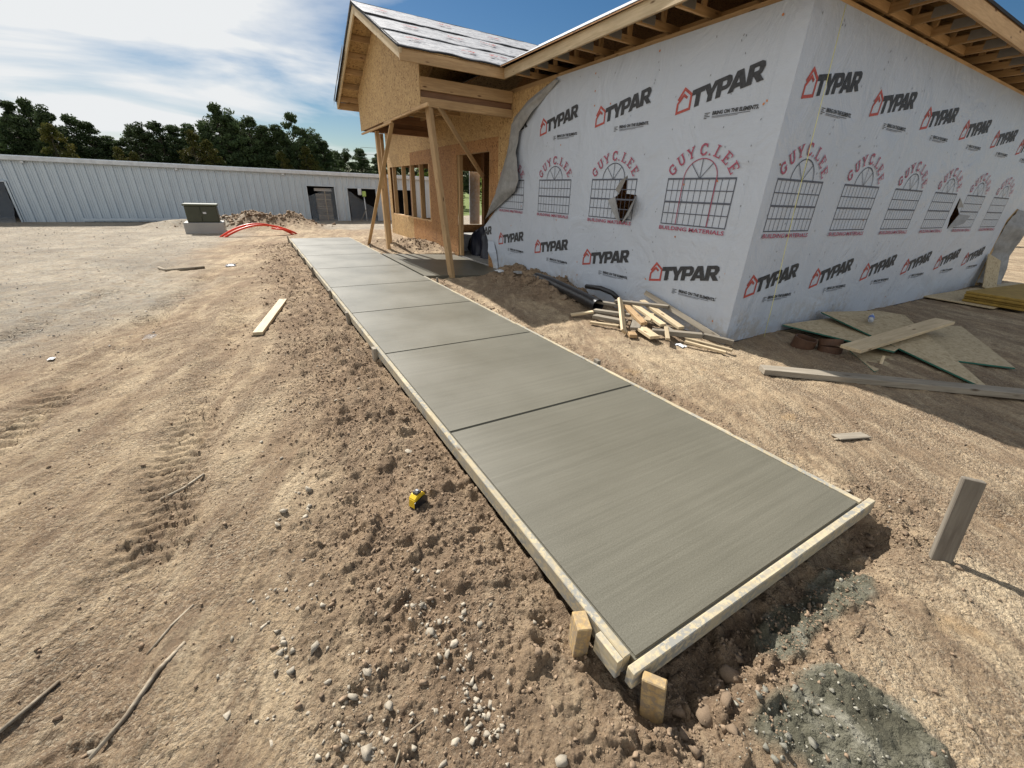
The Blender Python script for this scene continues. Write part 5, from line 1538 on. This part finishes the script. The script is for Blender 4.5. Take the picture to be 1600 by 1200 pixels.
# tape measure
tm = empty('tape_measure', on(0.535, 1.915), 'yellow and black tape measure lying on the dirt', 'tape measure')
tz = gz(0.535, 1.915)
Tm = Matrix.Translation((0.535, 1.915, tz + 0.002)) @ Matrix.Rotation(math.radians(28), 4, 'Z') @ Matrix.Scale(1.25, 4)
def prof_extrude(name, prof, y0, y1, mat, parent, m, bev=0.004):
    bm = bmesh.new()
    a = [bm.verts.new((p[0], y0, p[1])) for p in prof]; f = bm.faces.new(a)
    r = bmesh.ops.extrude_face_region(bm, geom=[f]); 
    for v in r['geom']:
        if isinstance(v, bmesh.types.BMVert): v.co.y = y1
    bmesh.ops.recalc_face_normals(bm, faces=bm.faces)
    bmesh.ops.bevel(bm, geom=list(bm.edges), offset=bev, segments=2, affect='EDGES')
    me = bpy.data.meshes.new(name); bm.to_mesh(me); bm.free()
    return obj(name, me, mat, parent, m)
prof = [(-0.040, 0), (0.040, 0), (0.040, 0.028), (0.030, 0.055), (0.012, 0.068), (-0.016, 0.066), (-0.036, 0.048)]
prof_extrude('case', prof, -0.021, 0.021, M['yellow_plastic'], tm, Tm)
band = [(p[0] * 1.06, p[1] * 1.04 - 0.001) for p in prof]
prof_extrude('rubber_grip', [(-0.043, 0), (0.043, 0), (0.043, 0.03), (0.02, 0.05), (-0.043, 0.04)], -0.027, -0.0215, M['black_plastic'], tm, Tm, 0.002)
prof_extrude('rubber_grip', [(-0.015, 0.05), (0.012, 0.06), (0.016, 0.074), (-0.016, 0.074)], -0.016, 0.016, M['black_plastic'], tm, Tm, 0.003)
prof_extrude('lock_button', [(-0.006, 0.072), (0.008, 0.072), (0.006, 0.079), (-0.004, 0.079)], -0.008, 0.008, M['chrome'], tm, Tm, 0.001)
prof_extrude('rubber_foot', [(0.036, 0), (0.046, 0), (0.046, 0.012), (0.036, 0.012)], -0.02, 0.02, M['black_plastic'], tm, Tm, 0.001)
prof_extrude('belt_clip', [(-0.02, 0.012), (0.016, 0.012), (0.016, 0.05), (-0.02, 0.05)], 0.0215, 0.026, M['chrome'], tm, Tm, 0.001)

# scrap wood by the wall
SC = [  # p0, p1, w, t, mat, up, label
 ((4.02, 3.78, -0.04), (4.52, 4.42, 0.30), .09, .038, 'pine_pale', (0.4, -0.5, 0.6), 'pale board propped steeply at the left end of the scrap pile'),
 ((4.55, 4.55, .22), (4.92, 3.85, .28), .09, .038, 'pine', (0, 0, 1), 'brown board lying across the top of the scrap pile'),
 ((4.86, 4.30, .26), (4.62, 3.35, .08), .089, .038, 'pine_pale', (0, .2, 1), 'bright yellow board sloping down the front of the scrap pile'),
 ((4.72, 4.42, .22), (4.50, 3.55, .08), .089, .038, 'pine_pale', (0, .2, 1), 'pale board sloping down beside the bright yellow one'),
 ((4.60, 4.36, .17), (4.32, 3.72, .07), .089, .045, 'pine', (0, .2, 1), 'tan board sloping down the middle of the scrap pile'),
 ((4.95, 4.35, .42), (4.93, 3.0, -.02), .07, .02, 'grey_wood', (-1, 0, .3), 'thin grey strip leaning on the wrap behind the scrap pile'),
 ((4.30, 3.55, .0), (4.72, 3.10, .02), .09, .06, 'pine', (0, 0, 1), 'thick brown block at the right of the scrap pile'),
 ((4.26, 3.72, .0), (4.17, 3.38, -.02), .14, .04, 'pine_pale', (0, 0, 1), 'wide pale block at the front of the scrap pile'),
 ((4.40, 3.92, .03), (4.16, 3.72, .0), .13, .04, 'pine', (0, .1, 1), 'short brown block at the middle front of the scrap pile'),
 ((4.5, 3.5, .06), (4.22, 3.22, .0), .05, .03, 'pine_pale', (0, 0, 1), 'narrow pale cleat at the front of the scrap pile'),
 ((4.10, 3.72, -.05), (4.02, 3.60, -.05), .10, .045, 'pine', (0, 0, 1), 'small square block lying in front of the scrap pile'),
 ((4.44, 3.13, -.035), (4.60, 2.66, -.05), .045, .03, 'pine_pale', (0, 0, 1), 'thin pale strip on the dirt right of the scrap pile, nearer one'),
 ((4.55, 3.20, -.03), (4.72, 2.66, -.04), .05, .03, 'pine_pale', (0, 0, 1), 'thin pale strip on the dirt right of the scrap pile, farther one'),
 ((4.78, 3.12, .0), (4.95, 2.80, -.02), .07, .06, 'pine', (0, 0, 1), 'short stub at the building corner end of the scrap pile'),
 ((4.22, 4.62, .04), (4.45, 4.1, .08), .09, .04, 'pine', (0, 0, 1), 'reddish board at the left back of the scrap pile'),
 ((4.12, 4.5, -.02), (4.28, 4.0, .0), .11, .05, 'pine', (0, 0, 1), 'low brown board at the left foot of the scrap pile'),
 ((4.42, 4.95, .12), (4.62, 4.3, .16), .09, .04, 'pine', (0, 0, 1), 'pinkish board poking out beside the black pipe'),
 ((3.92, 4.35, -.05), (4.12, 3.98, -.03), .06, .03, 'pine_pale', (0, 0, 1), 'pale sliver under the left end of the scrap pile'),
 ((4.7, 3.95, .12), (4.4, 3.75, .1), .09, .038, 'pine_pale', (0, 0, 1), 'pale offcut wedged in the middle of the scrap pile'),
 ((3.88, 4.75, -.04), (4.18, 4.6, .02), .08, .03, 'pine_pale', (0, 0, 1), 'curved pale shard in front of the black pipe end'),
 ((4.62, 3.72, .05), (4.48, 3.38, .03), .07, .03, 'pine', (0, 0, 1), 'dark offcut in the shade under the scrap pile'),
]
for i, (p0, p1, w, t_, mt, up, lab) in enumerate(SC):
    p0 = (p0[0], p0[1], p0[2] * 0.7 if p0[2] > 0 else p0[2]); p1 = (p1[0], p1[1], p1[2] * 0.7 if p1[2] > 0 else p1[2])
    if i in (1, 6, 8, 13, 14, 15, 16, 20): mt = 'grey_wood'
    board('scrap_board', p0, p1, w, t_, M[mt], None, up=up, label=lab, cat='scrap wood', group='scrap wood pile')
litter('paper_scrap', 4.42, 3.16, 0.06, 'white_paper', 'white crumpled paper at the right end of the scrap pile', 'litter')
# black pipe
bp = empty('black_pipe', (4.45, 5.4, 0.05), 'fat black plastic pipe lying along the wrapped wall, open end towards the scrap pile', 'pipe')
pts = [(4.38, 4.72, 0.09), (4.45, 5.1, 0.1), (4.55, 5.7, 0.11), (4.66, 6.4, 0.12), (4.74, 7.0, 0.1)]
pts = [(x, y, z - 0.03) for x, y, z in pts]
tube('pipe_wall', pts, 0.095, M['black_plastic'], bp, 20, caps=False)
tube('pipe_inside', [pts[0], pts[1]], 0.086, M['black_plastic'], bp, 20, caps=False)
tag(tube('plastic_tube', [(4.86, 5.6, .15), (4.83, 5.2, .2), (4.86, 4.95, .17), (4.9, 4.85, .1)], 0.04, M['black_plastic'], None, 10), 'black plastic tube end against the wrap behind the pipe', 'tube')
litter('wet_rag', 4.4, 7.9, 0.12, 'white_paper', 'pale plastic scrap in the shaded mud by the porch', 'litter')
litter('paper_scrap', 4.6, 7.5, 0.12, 'wrap_back', 'grey crumpled wrap scrap on the mud by the wall', 'litter')

# leftover sheets in the shade of the right-hand wall
def sheet(name, pts, th, label, mat=None):
    bm = bmesh.new()
    c = sum((Vector(p) for p in pts), Vector()) / len(pts)
    a = [bm.verts.new(Vector(p) - c) for p in pts]; f = bm.faces.new(a); f.normal_update()
    if f.normal.z < 0: f.normal_flip()
    r = bmesh.ops.extrude_face_region(bm, geom=[f])
    for v in r['geom']:
        if isinstance(v, bmesh.types.BMVert): v.co.z += th
    bmesh.ops.recalc_face_normals(bm, faces=bm.faces)
    me = bpy.data.meshes.new(name)
    me.materials.append(mat or M['osb_grey']); me.materials.append(M['green_edge'])
    for q in bm.faces:
        if abs(q.normal.z) < 0.6: q.material_index = 1
    bm.to_mesh(me); bm.free()
    return tag(obj(name, me, None, None, Matrix.Translation(c)), label, 'sheet', 'green-edged leftover sheets')
sheet('sheathing_offcut', [(6.29, 2.93, .0), (7.5, 2.80, .0), (7.87, 1.85, .0), (6.40, 1.66, .0)], 0.018, 'green-edged sheet lowest against the wall, over the brown rings')
sheet('sheathing_offcut', [(7.2, 2.88, .10), (8.25, 2.55, .09), (8.4, 2.25, .08), (6.15, 0.72, -.085)], 0.018, 'long pointed green-edged sheet with the water bottle on it')
sheet('sheathing_offcut', [(6.47, 2.24, -.085), (5.68, 1.56, -.09), (6.95, 1.54, -.085), (7.2, 2.0, -.085)], 0.018, 'small green-edged sheet corner pointing towards the long plank')
sheet('sheathing_offcut', [(7.66, 1.83, -.04), (7.0, 1.25, -.07), (7.40, 0.82, -.08), (9.15, 1.75, -.05), (8.53, 2.03, -.04)], 0.018, 'green-edged sheet at the right with its point on the dirt')
board('plank', (5.82, 1.90, .06), (8.2, 1.75, .16), 0.22, 0.04, M['pine_pale'], None, label='short weathered plank lying on top of the leftover sheets', cat='plank')
board('plank', (4.46, 2.14, -.045), (6.9, 0.02, -.04), 0.16, 0.06, M['grey_wood'], None, label='long grey plank half in sun, in front of the leftover sheets', cat='plank')
board('wood_stub', (6.0, 1.62, -.1), (6.12, 1.66, .0), 0.03, 0.03, M['pine_pale'], None, label='thin wood stub propping the leftover sheets', cat='stub')
bt = empty('water_bottle', (7.4, 2.3, .12), 'crushed clear water bottle with a blue label on the pointed sheet', 'bottle')
tube('bottle_body', [(7.20, 2.25, .15), (7.28, 2.28, .15), (7.33, 2.295, .15), (7.42, 2.325, .15), (7.52, 2.36, .15), (7.58, 2.38, .15), (7.62, 2.39, .15)], .035, M['bottle'], bt, 12, radii=[.03, .034, .03, .034, .03, .02, .014])
tube('bottle_label', [(7.29, 2.283, .15), (7.42, 2.326, .15)], .036, M['blue_label'], bt, 12, caps=False)
tube('bottle_cap', [(7.62, 2.39, .15), (7.645, 2.398, .15)], .016, M['trim_white'], bt, 10)
# brown rings
def ring(c, R_, h, tilt, label):
    vs, fs = [], []; n = 28
    for (r_, z) in ((R_, 0), (R_, h), (R_ * .86, h), (R_ * .86, 0)):
        for i in range(n): vs.append((r_ * math.cos(2 * math.pi * i / n), r_ * math.sin(2 * math.pi * i / n), z))
    for k in range(4):
        for i in range(n): fs.append((k * n + i, k * n + (i + 1) % n, ((k + 1) % 4) * n + (i + 1) % n, ((k + 1) % 4) * n + i))
    m = Matrix.Translation(c) @ Matrix.Rotation(tilt[0], 4, 'X') @ Matrix.Rotation(tilt[1], 4, 'Y')
    tag(obj('brown_ring', mesh_py('brown_ring', vs, fs, False), M['brown_strap'], None, m), label, 'ring', 'brown rings')
ring((5.85, 2.42, -.1), .13, .14, (0.15, 0.05), 'brown ring left of the pair under the lowest sheet')
ring((6.0, 2.16, -.1), .13, .08, (-0.1, 0.1), 'brown ring right of the pair, bottom one')
ring((6.02, 2.18, -.015), .13, .08, (-0.25, 0.15), 'brown ring right of the pair, upper tilted one')
# platform, yellow stack, leaning offcut at the far right
tag(board('plywood_sheet', (11.6, 2.45, -.05), (16.5, 2.15, -.05), 1.05, 0.02, M['osb_grey'], None), 'flat grey plywood sheet on the ground under the yellow stack', 'sheet')
ys = empty('yellow_stack', (12.9, 2.1, -.03), 'stack of dirty yellow sheets on the plywood at the right edge', 'sheets')
for k in range(4):
    board('yellow_sheet', (11.75 + 0.03 * math.sin(k * 2), 2.0, -.01 + k * .05), (14.4 + 0.04 * math.cos(k), 1.75, -.01 + k * .05), 0.85, 0.046, M['yellow_board'], ys, b=0.008)
board('leaning_offcut', (14.45, 2.62, -.08), (14.75, 2.85, 0.62), 0.55, 0.02, M['osb_grey'], None, up=(-0.2, -1, 0.3), label='grey board leaning on the loose wrap at the house\'s right end', cat='board')
